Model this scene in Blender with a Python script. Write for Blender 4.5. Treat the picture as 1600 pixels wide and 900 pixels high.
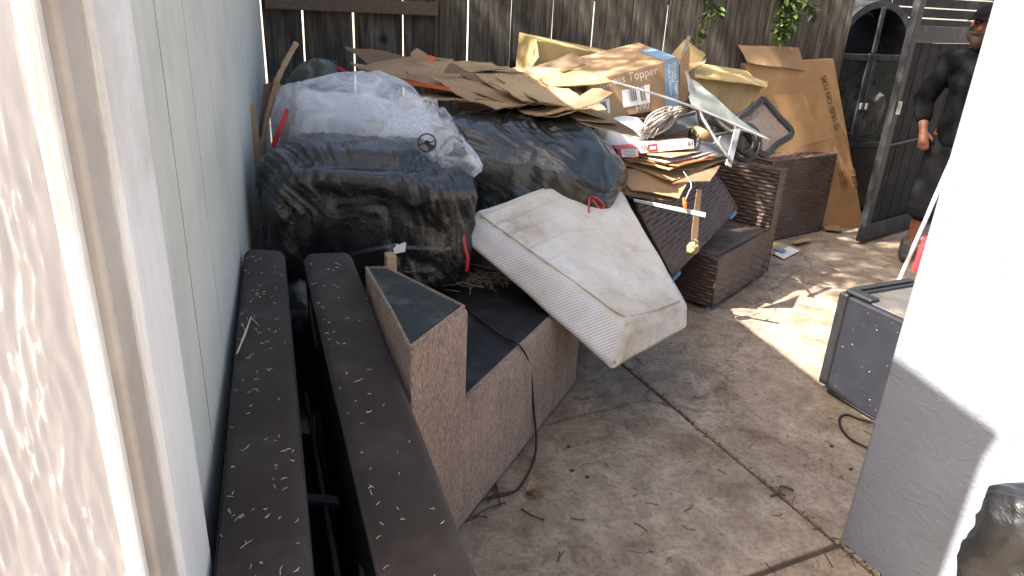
import bpy, bmesh, math, random
from mathutils import Vector as V, Matrix, noise
from mathutils.bvhtree import BVHTree
random.seed(7)
for o in list(bpy.data.objects): bpy.data.objects.remove(o)
S = bpy.context.scene
COL = S.collection
R_ = math.radians

# ---------------------------------------------------------------- camera
F, H = 1100.0, 1.55                      # focal length in photo pixels, eye height
PITCH, ROLL = R_(22.14), R_(2.95)
fw = V((0, math.cos(PITCH), -math.sin(PITCH)))
up0 = V((0, math.sin(PITCH), math.cos(PITCH)))
rt0 = V((1, 0, 0))
imx = rt0*math.cos(ROLL) + up0*math.sin(ROLL)
imy = up0*math.cos(ROLL) - rt0*math.sin(ROLL)
EYE = V((0, 0, H))
cd = bpy.data.cameras.new('camera'); cam = bpy.data.objects.new('camera', cd); COL.objects.link(cam)
cd.sensor_width = 36; cd.lens = F/1600*36; cd.clip_start = .05; cd.clip_end = 3000
m = Matrix.Identity(4)
for i, a in enumerate((imx, imy, -fw)):
    for j in range(3): m[j][i] = a[j]
m.translation = EYE
cam.matrix_world = m
S.camera = cam

# ---------------------------------------------------------------- light
SUN_H = V((.90, .436, 0)).normalized()    # horizontal direction the light travels
EL = R_(46.5)
w = bpy.data.worlds.new('World'); S.world = w; w.use_nodes = True
nt = w.node_tree; nt.nodes.clear()
sky = nt.nodes.new('ShaderNodeTexSky'); sky.sky_type = 'NISHITA'; sky.sun_disc = False
sky.sun_elevation = EL; sky.air_density = 1.0; sky.dust_density = 6.0; sky.ozone_density = 0.0
sky.sun_rotation = math.atan2(-SUN_H.x, -SUN_H.y)
bg = nt.nodes.new('ShaderNodeBackground'); bg.inputs[1].default_value = .08
ow = nt.nodes.new('ShaderNodeOutputWorld')
nt.links.new(sky.outputs[0], bg.inputs[0]); nt.links.new(bg.outputs[0], ow.inputs[0])
sd = bpy.data.lights.new('sun', 'SUN'); so = bpy.data.objects.new('sun', sd); COL.objects.link(so)
sd.energy = 5.0; sd.angle = R_(.53); sd.color = (1, .95, .87)
trav = V((SUN_H.x*math.cos(EL), SUN_H.y*math.cos(EL), -math.sin(EL)))
so.rotation_euler = trav.to_track_quat('-Z', 'Y').to_euler(); so.location = (-6, -2, 9)
S.view_settings.view_transform = 'Standard'; S.view_settings.look = 'None'
S.view_settings.exposure = 2.38; S.view_settings.gamma = 1
S.view_settings.use_curve_mapping = False

# ---------------------------------------------------------------- measuring helpers (photo reading -> metres)
def ray(x, y): return fw + imx*((x-800)/F) - imy*((y-450)/F)
def P(x, y, Y): r = ray(x, y); return EYE + r*(Y/r.y)
def G(x, y, z=0.0): r = ray(x, y); return EYE + r*((z-H)/r.z)
def PL(x, y, p, n): r = ray(x, y); return EYE + r*((p-EYE).dot(n)/r.dot(n))

# ---------------------------------------------------------------- materials
def nodes(name):
    mt = bpy.data.materials.new(name); mt.use_nodes = True
    t = mt.node_tree; b = t.nodes['Principled BSDF']
    return mt, t, b
def mk(t, kind, **kw):
    n = t.nodes.new(kind)
    for k, v in kw.items():
        if k.startswith('i_'): n.inputs[k[2:].replace('_', ' ')].default_value = v
        else: setattr(n, k, v)
    return n
def ramp(t, src, stops):
    r = t.nodes.new('ShaderNodeValToRGB'); e = r.color_ramp.elements
    while len(e) < len(stops): e.new(.5)
    for el, (p, c) in zip(e, stops):
        el.position = p; el.color = (c, c, c, 1) if isinstance(c, (int, float)) else (*c, 1)
    t.links.new(src, r.inputs[0]); return r.outputs[0]
def mix(t, a, b, f, mode='MIX'):
    n = t.nodes.new('ShaderNodeMixRGB'); n.blend_type = mode
    for s, k in ((f, 0), (a, 1), (b, 2)):
        if hasattr(s, 'is_linked') or hasattr(s, 'links'): t.links.new(s, n.inputs[k])
        else: n.inputs[k].default_value = s if isinstance(s, (int, float)) else (*s, 1)
    return n.outputs[0]
def coords(t, stretch=(1, 1, 1), rot=(0, 0, 0), uv=False):
    tc = t.nodes.new('ShaderNodeTexCoord'); mp = t.nodes.new('ShaderNodeMapping')
    mp.inputs['Scale'].default_value = stretch; mp.inputs['Rotation'].default_value = rot
    t.links.new(tc.outputs['UV' if uv else 'Object'], mp.inputs[0]); return mp.outputs[0]
def nz(t, vec, scale, detail=4, rough=.6, dist=0.0):
    n = mk(t, 'ShaderNodeTexNoise'); n.inputs['Scale'].default_value = scale
    n.inputs['Detail'].default_value = detail; n.inputs['Roughness'].default_value = rough
    n.inputs['Distortion'].default_value = dist
    t.links.new(vec, n.inputs['Vector']); return n.outputs['Fac']
def bump(t, b, h, strength, dist=.01):
    n = t.nodes.new('ShaderNodeBump'); n.inputs['Strength'].default_value = strength
    n.inputs['Distance'].default_value = dist
    t.links.new(h, n.inputs['Height']); t.links.new(n.outputs[0], b.inputs['Normal'])
def pm(name, c1, c2=None, scale=6, rough=.7, bs=60, bst=.25, bd=.004, stretch=(1, 1, 1), spec=.3, metal=0, dirt=None, ds=3, lo=.35, hi=.68, rvar=0, bstretch=None, sheen=0):
    mt, t, b = nodes(name)
    v = coords(t, stretch); f = nz(t, v, scale, 6, .62)
    c2 = c2 or tuple(x*.8 for x in c1)
    col = ramp(t, f, [(lo, c1), (hi, c2)])
    if dirt:
        d = ramp(t, nz(t, coords(t), ds, 7, .68), [(.5, 0.0), (.72, 1.0)])
        col = mix(t, col, dirt, d)
    t.links.new(col, b.inputs['Base Color'])
    b.inputs['Roughness'].default_value = rough
    if rvar:
        t.links.new(ramp(t, nz(t, coords(t), ds*2, 4), [(.3, max(0, rough-rvar)), (.7, min(1, rough+rvar))]), b.inputs['Roughness'])
    b.inputs['Specular IOR Level'].default_value = spec; b.inputs['Metallic'].default_value = metal
    if sheen: b.inputs['Sheen Weight'].default_value = sheen
    if bst: bump(t, b, nz(t, coords(t, bstretch or stretch), bs, 5, .6), bst, bd)
    return mt

M = {}
M['kraft'] = pm('kraft', (.34, .22, .12), (.27, .17, .09), 5, .75, 120, .15, .002, dirt=(.22, .13, .065), ds=4)
M['kraft_light'] = pm('kraft_light', (.37, .26, .14), (.3, .205, .1), 5, .75, 120, .15, .002, dirt=(.22, .14, .07), ds=5)
M['kraft_yellow'] = pm('kraft_yellow', (.4, .295, .13), (.32, .225, .092), 4, .7, 120, .15, .002, dirt=(.25, .165, .075), ds=4)
M['kraft_tan'] = pm('kraft_tan', (.4, .24, .115), (.33, .19, .085), 5, .75, 120, .15, .002, dirt=(.27, .155, .07), ds=3)
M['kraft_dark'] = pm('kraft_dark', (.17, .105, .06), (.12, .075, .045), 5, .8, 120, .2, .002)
M['kraft_edge'] = pm('kraft_edge', (.42, .3, .16), (.2, .13, .07), 90, .85, 300, .5, .003)
M['kraft_red'] = pm('kraft_red', (.62, .12, .04), (.45, .08, .03), 12, .6, 100, .1)
M['ink'] = pm('ink', (.03, .025, .02), (.05, .04, .035), 30, .7, bst=0)
M['ink_pale'] = pm('ink_pale', (.66, .58, .48), (.52, .43, .33), 40, .7, bst=0)
M['ink_brown'] = pm('ink_brown', (.14, .075, .035), (.2, .11, .05), 30, .7, bst=0)
M['blue_print'] = pm('blue_print', (.17, .27, .36), (.13, .21, .29), 6, .6, 100, .1)
M['paper'] = pm('paper', (.72, .7, .67), (.6, .58, .55), 8, .6, 60, .1, .002)
M['red_print'] = pm('red_print', (.42, .03, .04), (.33, .025, .03), 8, .5, 60, .1)
M['white_paint'] = pm('white_paint', (.8, .79, .76), (.72, .71, .68), 5, .55, 30, .55, .005, (7, 7, .7), dirt=(.55, .5, .42), ds=2.2)
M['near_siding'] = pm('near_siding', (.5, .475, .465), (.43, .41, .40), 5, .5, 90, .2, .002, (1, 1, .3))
M['beige_paint'] = pm('beige_paint', (.5, .45, .39), (.44, .39, .335), 7, .6, 70, .35, .003, dirt=(.36, .31, .26), ds=3)
M['siding'] = pm('siding', (.65, .645, .575), (.59, .585, .52), 4, .5, 34, .45, .004, (9, 9, .45), dirt=(.46, .48, .44), ds=1.6)
M['groove'] = pm('groove', (.05, .052, .05), (.03, .031, .03), 20, .9, 80, .3)
M['roofing'] = pm('roofing', (.16, .15, .14), (.1, .095, .09), 14, .9, 60, .5)
M['needle'] = pm('needle', (.62, .53, .4), (.45, .35, .23), 60, .7, bst=0)
M['twig'] = pm('twig', (.07, .05, .035), (.04, .03, .02), 40, .8, 80, .3)
M['dry_leaf'] = pm('dry_leaf', (.42, .3, .2), (.3, .18, .11), 30, .7, 80, .5)
M['fence_rail'] = pm('fence_rail', (.13, .095, .07), (.085, .06, .045), 7, .85, 40, .6, .004, (1, 14, 14))
M['vinyl_black'] = pm('vinyl_black', (.01, .01, .011), (.02, .02, .021), 22, .6, 140, .35, .002, (1, 5, 1), dirt=(.045, .04, .036), ds=9, spec=.2)
M['green_sheet'] = pm('green_sheet', (.017, .021, .016), (.03, .034, .027), 18, .6, 60, .2, .002, (6, 1, 1), dirt=(.09, .095, .08), ds=9, spec=.25)
M['fabric'] = pm('fabric', (.034, .0245, .02), (.048, .0355, .029), 4, .95, 420, .6, .003, spec=.1, dirt=(.075, .06, .05), ds=3.5, sheen=.1, lo=.3, hi=.7)
M['shade_black'] = pm('shade_black', (.008, .008, .009), (.012, .012, .014), 10, .9, 100, .2, spec=.1)  # near-black colour standing for the shade between the sofa sections
M['metal_dark'] = pm('metal_dark', (.03, .03, .033), (.045, .043, .043), 14, .45, 80, .1, .001, spec=.5)
M['metal_grey'] = pm('metal_grey', (.42, .42, .41), (.3, .29, .28), 20, .38, 80, .12, .001, metal=.7, dirt=(.2, .17, .14), ds=9)
M['metal_pale'] = pm('metal_pale', (.6, .6, .58), (.45, .45, .43), 20, .4, 80, .1, .001, metal=.4)
M['plastic_black'] = pm('plastic_black', (.012, .012, .013), (.02, .02, .021), 14, .4, 60, .1, .001, spec=.5)
M['plastic_grey'] = pm('plastic_grey', (.12, .125, .13), (.09, .094, .1), 12, .45, 60, .1, .001, dirt=(.17, .16, .15), ds=6)
M['fridge'] = pm('fridge', (.013, .0135, .018), (.017, .0175, .022), 5, .5, 500, .2, .001, spec=.35, dirt=(.017, .0175, .021), ds=9, rvar=.05)
M['fridge_top'] = pm('fridge_top', (.05, .045, .042), (.09, .08, .07), 9, .3, 300, .2, .001, spec=.7, dirt=(.16, .13, .11), ds=6)
M['gate'] = pm('gate', (.009, .009, .011), (.016, .016, .018), 6, .75, 40, .5, .003, (8, 8, .5), spec=.15, dirt=(.035, .034, .035), ds=4)
M['gate_frame'] = pm('gate_frame', (.016, .017, .02), (.026, .026, .029), 12, .55, 60, .2, .002, spec=.3, dirt=(.06, .06, .06), ds=10)
M['white_foam'] = pm('white_foam', (.76, .76, .78), (.68, .68, .71), 6, .7, 60, .2)
M['grey_cloth'] = pm('grey_cloth', (.17, .165, .14), (.12, .125, .105), 8, .8, 60, .4, .004)
M['rag'] = pm('rag', (.33, .29, .25), (.15, .12, .095), 26, .9, 60, .7, .006, (1, 8, 1))
M['red_tape'] = pm('red_tape', (.5, .012, .022), (.4, .01, .02), 10, .4, 60, .1, spec=.5)
M['orange'] = pm('orange', (.75, .14, .03), (.6, .1, .02), 10, .5, bst=0)
M['blue_plastic'] = pm('blue_plastic', (.09, .2, .31), (.06, .14, .22), 14, .45, 60, .1)
M['rubber'] = pm('rubber', (.008, .008, .008), (.014, .014, .014), 20, .45, bst=0, spec=.5)
M['red_grip'] = pm('red_grip', (.62, .03, .035), (.5, .02, .025), 10, .35, bst=0, spec=.5)
M['skin'] = pm('skin', (.2, .082, .05), (.155, .06, .037), 18, .5, 120, .15, .001)
M['beard'] = pm('beard', (.022, .011, .006), (.05, .027, .017), 60, .8, 200, .8, .004)
M['shirt'] = pm('shirt', (.005, .005, .006), (.008, .008, .009), 7, .95, 14, .5, .02, spec=.05)
M['shorts'] = pm('shorts', (.014, .0145, .017), (.02, .0205, .023), 9, .95, 16, .5, .015, spec=.05)
M['shoe'] = pm('shoe', (.03, .03, .032), (.06, .06, .06), 12, .6, 60, .2)
M['eye'] = pm('eye', (.03, .02, .015), (.05, .03, .02), 12, .2, bst=0)
def leafmat():
    mt, t, b = nodes('leaf'); oi = mk(t, 'ShaderNodeObjectInfo')
    c = ramp(t, oi.outputs['Random'], [(0.0, (.03, .062, .012)), (.5, (.065, .12, .02)), (1.0, (.12, .17, .03))])
    c = mix(t, c, ramp(t, nz(t, coords(t), 9, 4), [(.3, .75), (.7, 1.0)]), 1.0, 'MULTIPLY')
    t.links.new(c, b.inputs['Base Color']); b.inputs['Roughness'].default_value = .45
    return mt
M['leaf'] = leafmat()
M['bark'] = pm('bark', (.11, .08, .055), (.06, .045, .03), 9, .9, 30, .8, .01, (4, 4, 1))
M['plain_dark'] = pm('plain_dark', (.02, .018, .016), (.03, .027, .024), 10, .9, 40, .3)
M['pine'] = pm('pine', (.4, .29, .18), (.3, .2, .12), 9, .8, 40, .4, .003, (1, 1, 12))
M['neighbour'] = pm('neighbour', (.62, .6, .56), (.55, .53, .49), 4, .8, 40, .2)

def concrete():
    mt, t, b = nodes('concrete')
    v = coords(t)
    big = nz(t, v, 1.7, 6, .65, .4); mid = nz(t, v, 8, 9, .74, .5); fine = nz(t, v, 60, 6, .7)
    c = ramp(t, mid, [(.32, (.15, .11, .08)), (.46, (.25, .198, .147)), (.56, (.32, .262, .2)), (.68, (.42, .36, .28))])
    c = mix(t, c, ramp(t, big, [(.3, (.68, .6, .53)), (.6, (1, .99, .97))]), .85, 'MULTIPLY')
    pale = ramp(t, nz(t, v, 3.3, 9, .78, .9), [(.58, 0.0), (.68, 1.0)])
    c = mix(t, c, (.36, .32, .265), mix(t, (0, 0, 0), pale, .6))
    red = ramp(t, nz(t, coords(t, (1.3, 1, 1), (0, 0, .7)), 2.6, 7, .7), [(.56, 0.0), (.72, 1.0)])
    c = mix(t, c, (.2, .115, .08), mix(t, (0, 0, 0), red, .45))
    c = mix(t, c, ramp(t, fine, [(.36, .55), (.52, 1.0)]), .7, 'MULTIPLY')
    ck = mk(t, 'ShaderNodeTexVoronoi', feature='DISTANCE_TO_EDGE'); ck.inputs['Scale'].default_value = .8; t.links.new(mix(t, v, nz(t, v, 3.5, 6, .7), .3), ck.inputs['Vector'])
    c = mix(t, c, ramp(t, ck.outputs['Distance'], [(0.0, .45), (.006, 1.0)]), .8, 'MULTIPLY')
    sp = mk(t, 'ShaderNodeTexVoronoi'); sp.inputs['Scale'].default_value = 9; t.links.new(v, sp.inputs['Vector'])
    c = mix(t, c, ramp(t, sp.outputs['Distance'], [(.05, .35), (.085, 1.0)]), .75, 'MULTIPLY')
    t.links.new(c, b.inputs['Base Color'])
    t.links.new(ramp(t, mid, [(.3, .55), (.7, .85)]), b.inputs['Roughness'])
    b.inputs['Specular IOR Level'].default_value = .35
    mus = mk(t, 'ShaderNodeTexVoronoi', feature='DISTANCE_TO_EDGE'); mus.inputs['Scale'].default_value = 1.15
    wv = mix(t, v, nz(t, v, 2.2, 3), .35); t.links.new(wv, mus.inputs['Vector'])
    cr = ramp(t, mus.outputs['Distance'], [(0.0, 0.0), (.02, 1.0)])
    h = mix(t, mid, fine, .35); h = mix(t, h, cr, .12, 'MULTIPLY')
    bump(t, b, h, .6, .012)
    return mt
M['concrete'] = concrete()
M['soil'] = pm('soil', (.3, .26, .2), (.22, .19, .15), .6, .9, 20, .4)
M['joint_dirt'] = pm('joint_dirt', (.05, .038, .028), (.085, .066, .05), 30, .95, 60, .6, .006)

def stucco():
    mt, t, b = nodes('stucco')
    v = coords(t); vz = coords(t, (1, 1, 1.6), (0, .5, 0))
    col = ramp(t, nz(t, v, 4, 5), [(.3, (.165, .175, .205)), (.7, (.14, .15, .178))]); t.links.new(col, b.inputs['Base Color'])
    b.inputs['Roughness'].default_value = .75
    a = ramp(t, nz(t, vz, 14, 5, .55, 1.6), [(.46, 0.0), (.54, 1.0)]); c = nz(t, v, 120, 4)
    bump(t, b, mix(t, a, c, .4), .34, .006)
    return mt
M['stucco'] = stucco()

def fence_wood():
    mt, t, b = nodes('fence_wood')
    oi = mk(t, 'ShaderNodeObjectInfo')
    v0 = coords(t, (1, 1, 1))
    add = mk(t, 'ShaderNodeVectorMath', operation='ADD'); t.links.new(v0, add.inputs[0])
    sc = mk(t, 'ShaderNodeVectorMath', operation='SCALE'); sc.inputs[0].default_value = (9, 5, 7); t.links.new(oi.outputs['Random'], sc.inputs['Scale'])
    t.links.new(sc.outputs[0], add.inputs[1])
    mp = mk(t, 'ShaderNodeMapping'); mp.inputs['Scale'].default_value = (1, 1, .06); t.links.new(add.outputs[0], mp.inputs[0])
    grain = nz(t, mp.outputs[0], 55, 6, .7, .5); wide = nz(t, add.outputs[0], 2.5, 5, .6)
    mp2 = mk(t, 'ShaderNodeMapping'); mp2.inputs['Scale'].default_value = (1, 1, .16); t.links.new(add.outputs[0], mp2.inputs[0])
    ring = mk(t, 'ShaderNodeTexWave', wave_type='RINGS'); ring.inputs['Scale'].default_value = 8; ring.inputs['Distortion'].default_value = 9; ring.inputs['Detail'].default_value = 3; ring.inputs['Detail Scale'].default_value = 1.2
    t.links.new(mp2.outputs[0], ring.inputs['Vector'])
    c = ramp(t, grain, [(.3, (.03, .0262, .022)), (.5, (.088, .077, .064)), (.72, (.165, .147, .123))])
    c = mix(t, c, ramp(t, ring.outputs['Fac'], [(.1, (.55, .5, .47)), (.6, (1, 1, 1))]), .65, 'MULTIPLY')
    c = mix(t, c, ramp(t, wide, [(.3, (.6, .58, .56)), (.65, (1.15, 1.1, 1.03))]), .9, 'MULTIPLY')
    vo = mk(t, 'ShaderNodeTexVoronoi'); vo.inputs['Scale'].default_value = 2.6; t.links.new(add.outputs[0], vo.inputs['Vector'])
    kn = ramp(t, vo.outputs['Distance'], [(.05, .15), (.11, 1.0)]); c = mix(t, c, kn, .9, 'MULTIPLY')
    t.links.new(c, b.inputs['Base Color']); b.inputs['Roughness'].default_value = .8; b.inputs['Specular IOR Level'].default_value = .2
    bump(t, b, mix(t, grain, ring.outputs['Fac'], .3), .7, .006)
    return mt
M['fence_wood'] = fence_wood()

def bagmat(name, c1, c2, cell=34, dia=.05, tint=None, rough=.16):
    mt, t, b = nodes(name)
    v = coords(t)
    c = ramp(t, nz(t, v, 3.5, 4), [(.35, c1), (.65, c2)])
    t.links.new(c, b.inputs['Base Color'])
    t.links.new(ramp(t, nz(t, v, 7, 3), [(.3, rough), (.7, rough+.2)]), b.inputs['Roughness'])
    b.inputs['Specular IOR Level'].default_value = .75
    w1 = mk(t, 'ShaderNodeTexWave', bands_direction='DIAGONAL'); w1.inputs['Scale'].default_value = cell; w1.inputs['Distortion'].default_value = 1.0; t.links.new(v, w1.inputs['Vector'])
    v2 = coords(t, (1, 1, 1), (0, 0, 1.5)); w2 = mk(t, 'ShaderNodeTexWave', bands_direction='DIAGONAL'); w2.inputs['Scale'].default_value = cell; w2.inputs['Distortion'].default_value = 1.0; t.links.new(v2, w2.inputs['Vector'])
    d = mix(t, w1.outputs['Fac'], w2.outputs['Fac'], 1.0, 'LIGHTEN')
    cr = nz(t, coords(t, (1, .5, 1), (0, 0, .6)), 34, 6, .65, 1.8)
    cr2 = nz(t, coords(t, (1, .22, .8), (0, .5, 1.1)), 30, 5, .6, 2.6)
    vz_ = mk(t, 'ShaderNodeTexVoronoi'); vz_.inputs['Scale'].default_value = 46; t.links.new(v, vz_.inputs['Vector'])
    h = mix(t, mix(t, cr, cr2, .5), vz_.outputs['Distance'], .15); bump(t, b, mix(t, h, d, dia), .5, .008)
    return mt
M['bag_black'] = bagmat('bag_black', (.0055, .006, .0065), (.0105, .011, .0115), 40, .035)
M['bag_olive'] = bagmat('bag_olive', (.008, .009, .009), (.018, .021, .016), 40, .07)
M['bag_glossy'] = bagmat('bag_glossy', (.003, .003, .0035), (.007, .007, .008), 34, .02, None, .28)
M['bag_green'] = bagmat('bag_green', (.015, .025, .015), (.03, .042, .026), 12)

def film(name, col, opac, trans=.5, rough=.2, lo=.3, hi=.75):
    mt, t, b = nodes(name)
    b.inputs['Base Color'].default_value = (*col, 1); b.inputs['Roughness'].default_value = rough
    b.inputs['Specular IOR Level'].default_value = .6
    v = coords(t); cr = nz(t, v, 22, 6, .65, 2.2); bump(t, b, cr, .7, .01)
    tl = mk(t, 'ShaderNodeBsdfTranslucent'); tl.inputs[0].default_value = (*col, 1)
    tp = mk(t, 'ShaderNodeBsdfTransparent'); out = t.nodes['Material Output']
    m1 = mk(t, 'ShaderNodeMixShader'); m1.inputs[0].default_value = trans
    t.links.new(b.outputs[0], m1.inputs[1]); t.links.new(tl.outputs[0], m1.inputs[2])
    m2 = mk(t, 'ShaderNodeMixShader')
    t.links.new(ramp(t, nz(t, v, 9, 5, .6, 1.0), [(lo, max(0, opac-.2)), (hi, min(1, opac+.2))]), m2.inputs[0])
    t.links.new(tp.outputs[0], m2.inputs[1]); t.links.new(m1.outputs[0], m2.inputs[2])
    t.links.new(m2.outputs[0], out.inputs[0])
    return mt
M['film_white'] = film('film_white', (.95, .95, .95), .58, .35, .2, .4, .62)
M['film_clear'] = film('film_clear', (.95, .96, .97), .34, .3, .06, .47, .58)
M['film_sheet'] = film('film_sheet', (.62, .66, .6), .62, .4, .25)
M['pane_smoke'] = film('pane_smoke', (.4, .33, .3), .55, .4, .2)
M['glass_dark'] = film('glass_dark', (.02, .025, .026), .62, .1, .04)

def carpet():
    mt, t, b = nodes('carpet')
    v = coords(t); vs = coords(t, (1, 1, .3))
    f = nz(t, vs, 190, 5, .75); g_ = nz(t, v, 5, 5); s = nz(t, coords(t, (1, 1, .12)), 22, 4)
    c = ramp(t, f, [(.35, (.09, .057, .039)), (.5, (.27, .18, .124)), (.66, (.45, .33, .245))])
    c = mix(t, c, ramp(t, g_, [(.3, (.72, .66, .63)), (.65, (1.05, 1, .98))]), .8, 'MULTIPLY')
    c = mix(t, c, ramp(t, s, [(.36, (.6, .52, .48)), (.5, (1, 1, 1))]), .5, 'MULTIPLY')
    t.links.new(c, b.inputs['Base Color']); b.inputs['Roughness'].default_value = 1; b.inputs['Specular IOR Level'].default_value = .05
    b.inputs['Sheen Weight'].default_value = .25
    bump(t, b, f, 1.0, .006)
    return mt
M['carpet'] = carpet()

def mattress_top():
    mt, t, b = nodes('mattress_top')
    v = coords(t)
    c = ramp(t, nz(t, v, 3, 6, .7), [(.36, (.62, .58, .52)), (.52, (.53, .475, .4)), (.68, (.38, .305, .215))])
    sp = ramp(t, nz(t, coords(t, (1, 2.4, 1), (0, 0, .5)), 30, 8, .75, .8), [(.56, 0.0), (.72, .8)])
    zone = ramp(t, nz(t, v, 2.4, 4), [(.36, .12), (.58, 1.0)])
    k = mix(t, sp, zone, 1.0, 'MULTIPLY')
    c = mix(t, c, (.2, .16, .1), k)
    t.links.new(c, b.inputs['Base Color']); b.inputs['Roughness'].default_value = .9; b.inputs['Specular IOR Level'].default_value = .15
    bump(t, b, mix(t, nz(t, v, 160, 4), nz(t, coords(t, (1, 5, 1), (0, 0, .5)), 7, 3), .6), .28, .006)
    return mt
M['mattress_top'] = mattress_top()
def mattress_side():
    mt, t, b = nodes('mattress_side')
    v = coords(t, uv=True)
    ch = mk(t, 'ShaderNodeTexChecker'); ch.inputs['Scale'].default_value = 125; t.links.new(v, ch.inputs['Vector'])
    ch.inputs['Color1'].default_value = (.66, .63, .61, 1); ch.inputs['Color2'].default_value = (.43, .41, .42, 1)
    c = mix(t, ch.outputs['Color'], ramp(t, nz(t, coords(t), 3, 6, .7), [(.4, (1, 1, 1)), (.75, (.7, .62, .5))]), .9, 'MULTIPLY')
    t.links.new(c, b.inputs['Base Color']); b.inputs['Roughness'].default_value = .95; b.inputs['Specular IOR Level'].default_value = .1
    bump(t, b, ch.outputs['Fac'], .4, .002)
    return mt
M['mattress_side'] = mattress_side()

def wicker():
    mt, t, b = nodes('wicker')
    v = coords(t, (1, 1, 5))
    c = ramp(t, nz(t, v, 24, 5, .7), [(.3, (.034, .02, .0145)), (.55, (.072, .043, .032)), (.75, (.13, .084, .065))])
    d = ramp(t, nz(t, coords(t), 6, 5), [(.45, 0.0), (.75, .6)]); c = mix(t, c, (.12, .095, .085), d)
    t.links.new(c, b.inputs['Base Color']); b.inputs['Roughness'].default_value = .42; b.inputs['Specular IOR Level'].default_value = .5
    bump(t, b, nz(t, coords(t, (1, 1, 6)), 90, 4), .3, .002)
    return mt
M['wicker'] = wicker()
M['seat_dust'] = pm('seat_dust', (.085, .066, .055), (.13, .11, .09), 12, .85, 70, .6, .004, dirt=(.05, .04, .03), ds=14)

# ---------------------------------------------------------------- object helpers
def link(name, me, mat, parent=None, smooth=False, loc=None):
    """mesh with world-space vertices -> object whose origin is at its base (or local to its parent)"""
    if loc is None:
        if parent is not None: loc = V((0, 0, 0))
        else:
            c = [v.co for v in me.vertices]
            loc = V(((min(p.x for p in c)+max(p.x for p in c))/2, (min(p.y for p in c)+max(p.y for p in c))/2, min(p.z for p in c)))
    off = loc.copy(); p = parent
    while p is not None: off += p.location; p = p.parent
    me.transform(Matrix.Translation(-off))
    mats = mat if isinstance(mat, (list, tuple)) else [mat]
    for k in mats: me.materials.append(M[k])
    if smooth: me.polygons.foreach_set('use_smooth', [True]*len(me.polygons))
    o = bpy.data.objects.new(name, me); COL.objects.link(o); o.location = loc
    if parent is not None: o.parent = parent
    return o
def mesh(vs, fs, mi=None, uv=None):
    me = bpy.data.meshes.new('m'); me.from_pydata([tuple(v) for v in vs], [], fs)
    if mi: me.polygons.foreach_set('material_index', mi)
    if uv:
        l = me.uv_layers.new(name='uv')
        for lo in me.loops: l.data[lo.index].uv = uv[lo.vertex_index]
    me.update(); return me
def frombm(bm):
    bmesh.ops.recalc_face_normals(bm, faces=bm.faces)
    me = bpy.data.meshes.new('m'); bm.to_mesh(me); bm.free(); return me
def tag(o, label, cat, group=None, kind=None):
    o['label'] = label
    if cat: o['category'] = cat
    if group: o['group'] = group
    if kind: o['kind'] = kind
    return o
def thing(name, loc, label, cat, group=None, kind=None):
    o = bpy.data.objects.new(name, None); COL.objects.link(o); o.location = loc; o.empty_display_size = .1
    return tag(o, label, cat, group, kind)

def bevel(bm, off, seg=2):
    if off: bmesh.ops.bevel(bm, geom=list(bm.edges), offset=off, segments=seg, affect='EDGES', profile=.5, clamp_overlap=True)
def hexa(c, off=.004, seg=2):
    """8 corners: bottom ring then top ring"""
    bm = bmesh.new(); v = [bm.verts.new(p) for p in c]
    for f in ((3, 2, 1, 0), (4, 5, 6, 7), (0, 1, 5, 4), (1, 2, 6, 5), (2, 3, 7, 6), (3, 0, 4, 7)): bm.faces.new([v[i] for i in f])
    bmesh.ops.recalc_face_normals(bm, faces=bm.faces); bevel(bm, off, seg)
    return frombm(bm)
def facebox(tl, tr, br, bl, dep, off=.004, seg=2):
    return hexa([bl, br, br+dep, bl+dep, tl, tr, tr+dep, tl+dep], off, seg)
def obox(o, ux, uy, uz, off=.004, seg=2):
    """origin corner and three edge vectors"""
    return hexa([o, o+ux, o+ux+uy, o+uy, o+uz, o+ux+uz, o+ux+uy+uz, o+uy+uz], off, seg)
def prism(poly, z0, z1, off=.004, seg=2):
    bm = bmesh.new(); n = len(poly)
    a = [bm.verts.new((p[0], p[1], z0)) for p in poly]; b = [bm.verts.new((p[0], p[1], z1)) for p in poly]
    bm.faces.new(a[::-1]); bm.faces.new(b)
    for i in range(n): bm.faces.new((a[i], a[(i+1) % n], b[(i+1) % n], b[i]))
    bmesh.ops.recalc_face_normals(bm, faces=bm.faces); bevel(bm, off, seg)
    return frombm(bm)
def spline(pts, n=8):
    pts = [V(p) for p in pts]; out = []
    for i in range(len(pts)-1):
        p0 = pts[max(i-1, 0)]; p1 = pts[i]; p2 = pts[i+1]; p3 = pts[min(i+2, len(pts)-1)]
        for k in range(n):
            t = k/n
            out.append(.5*((2*p1) + (p2-p0)*t + (2*p0-5*p1+4*p2-p3)*t*t + (3*p1-p0-3*p2+p3)*t*t*t))
    return out+[pts[-1]]
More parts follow.
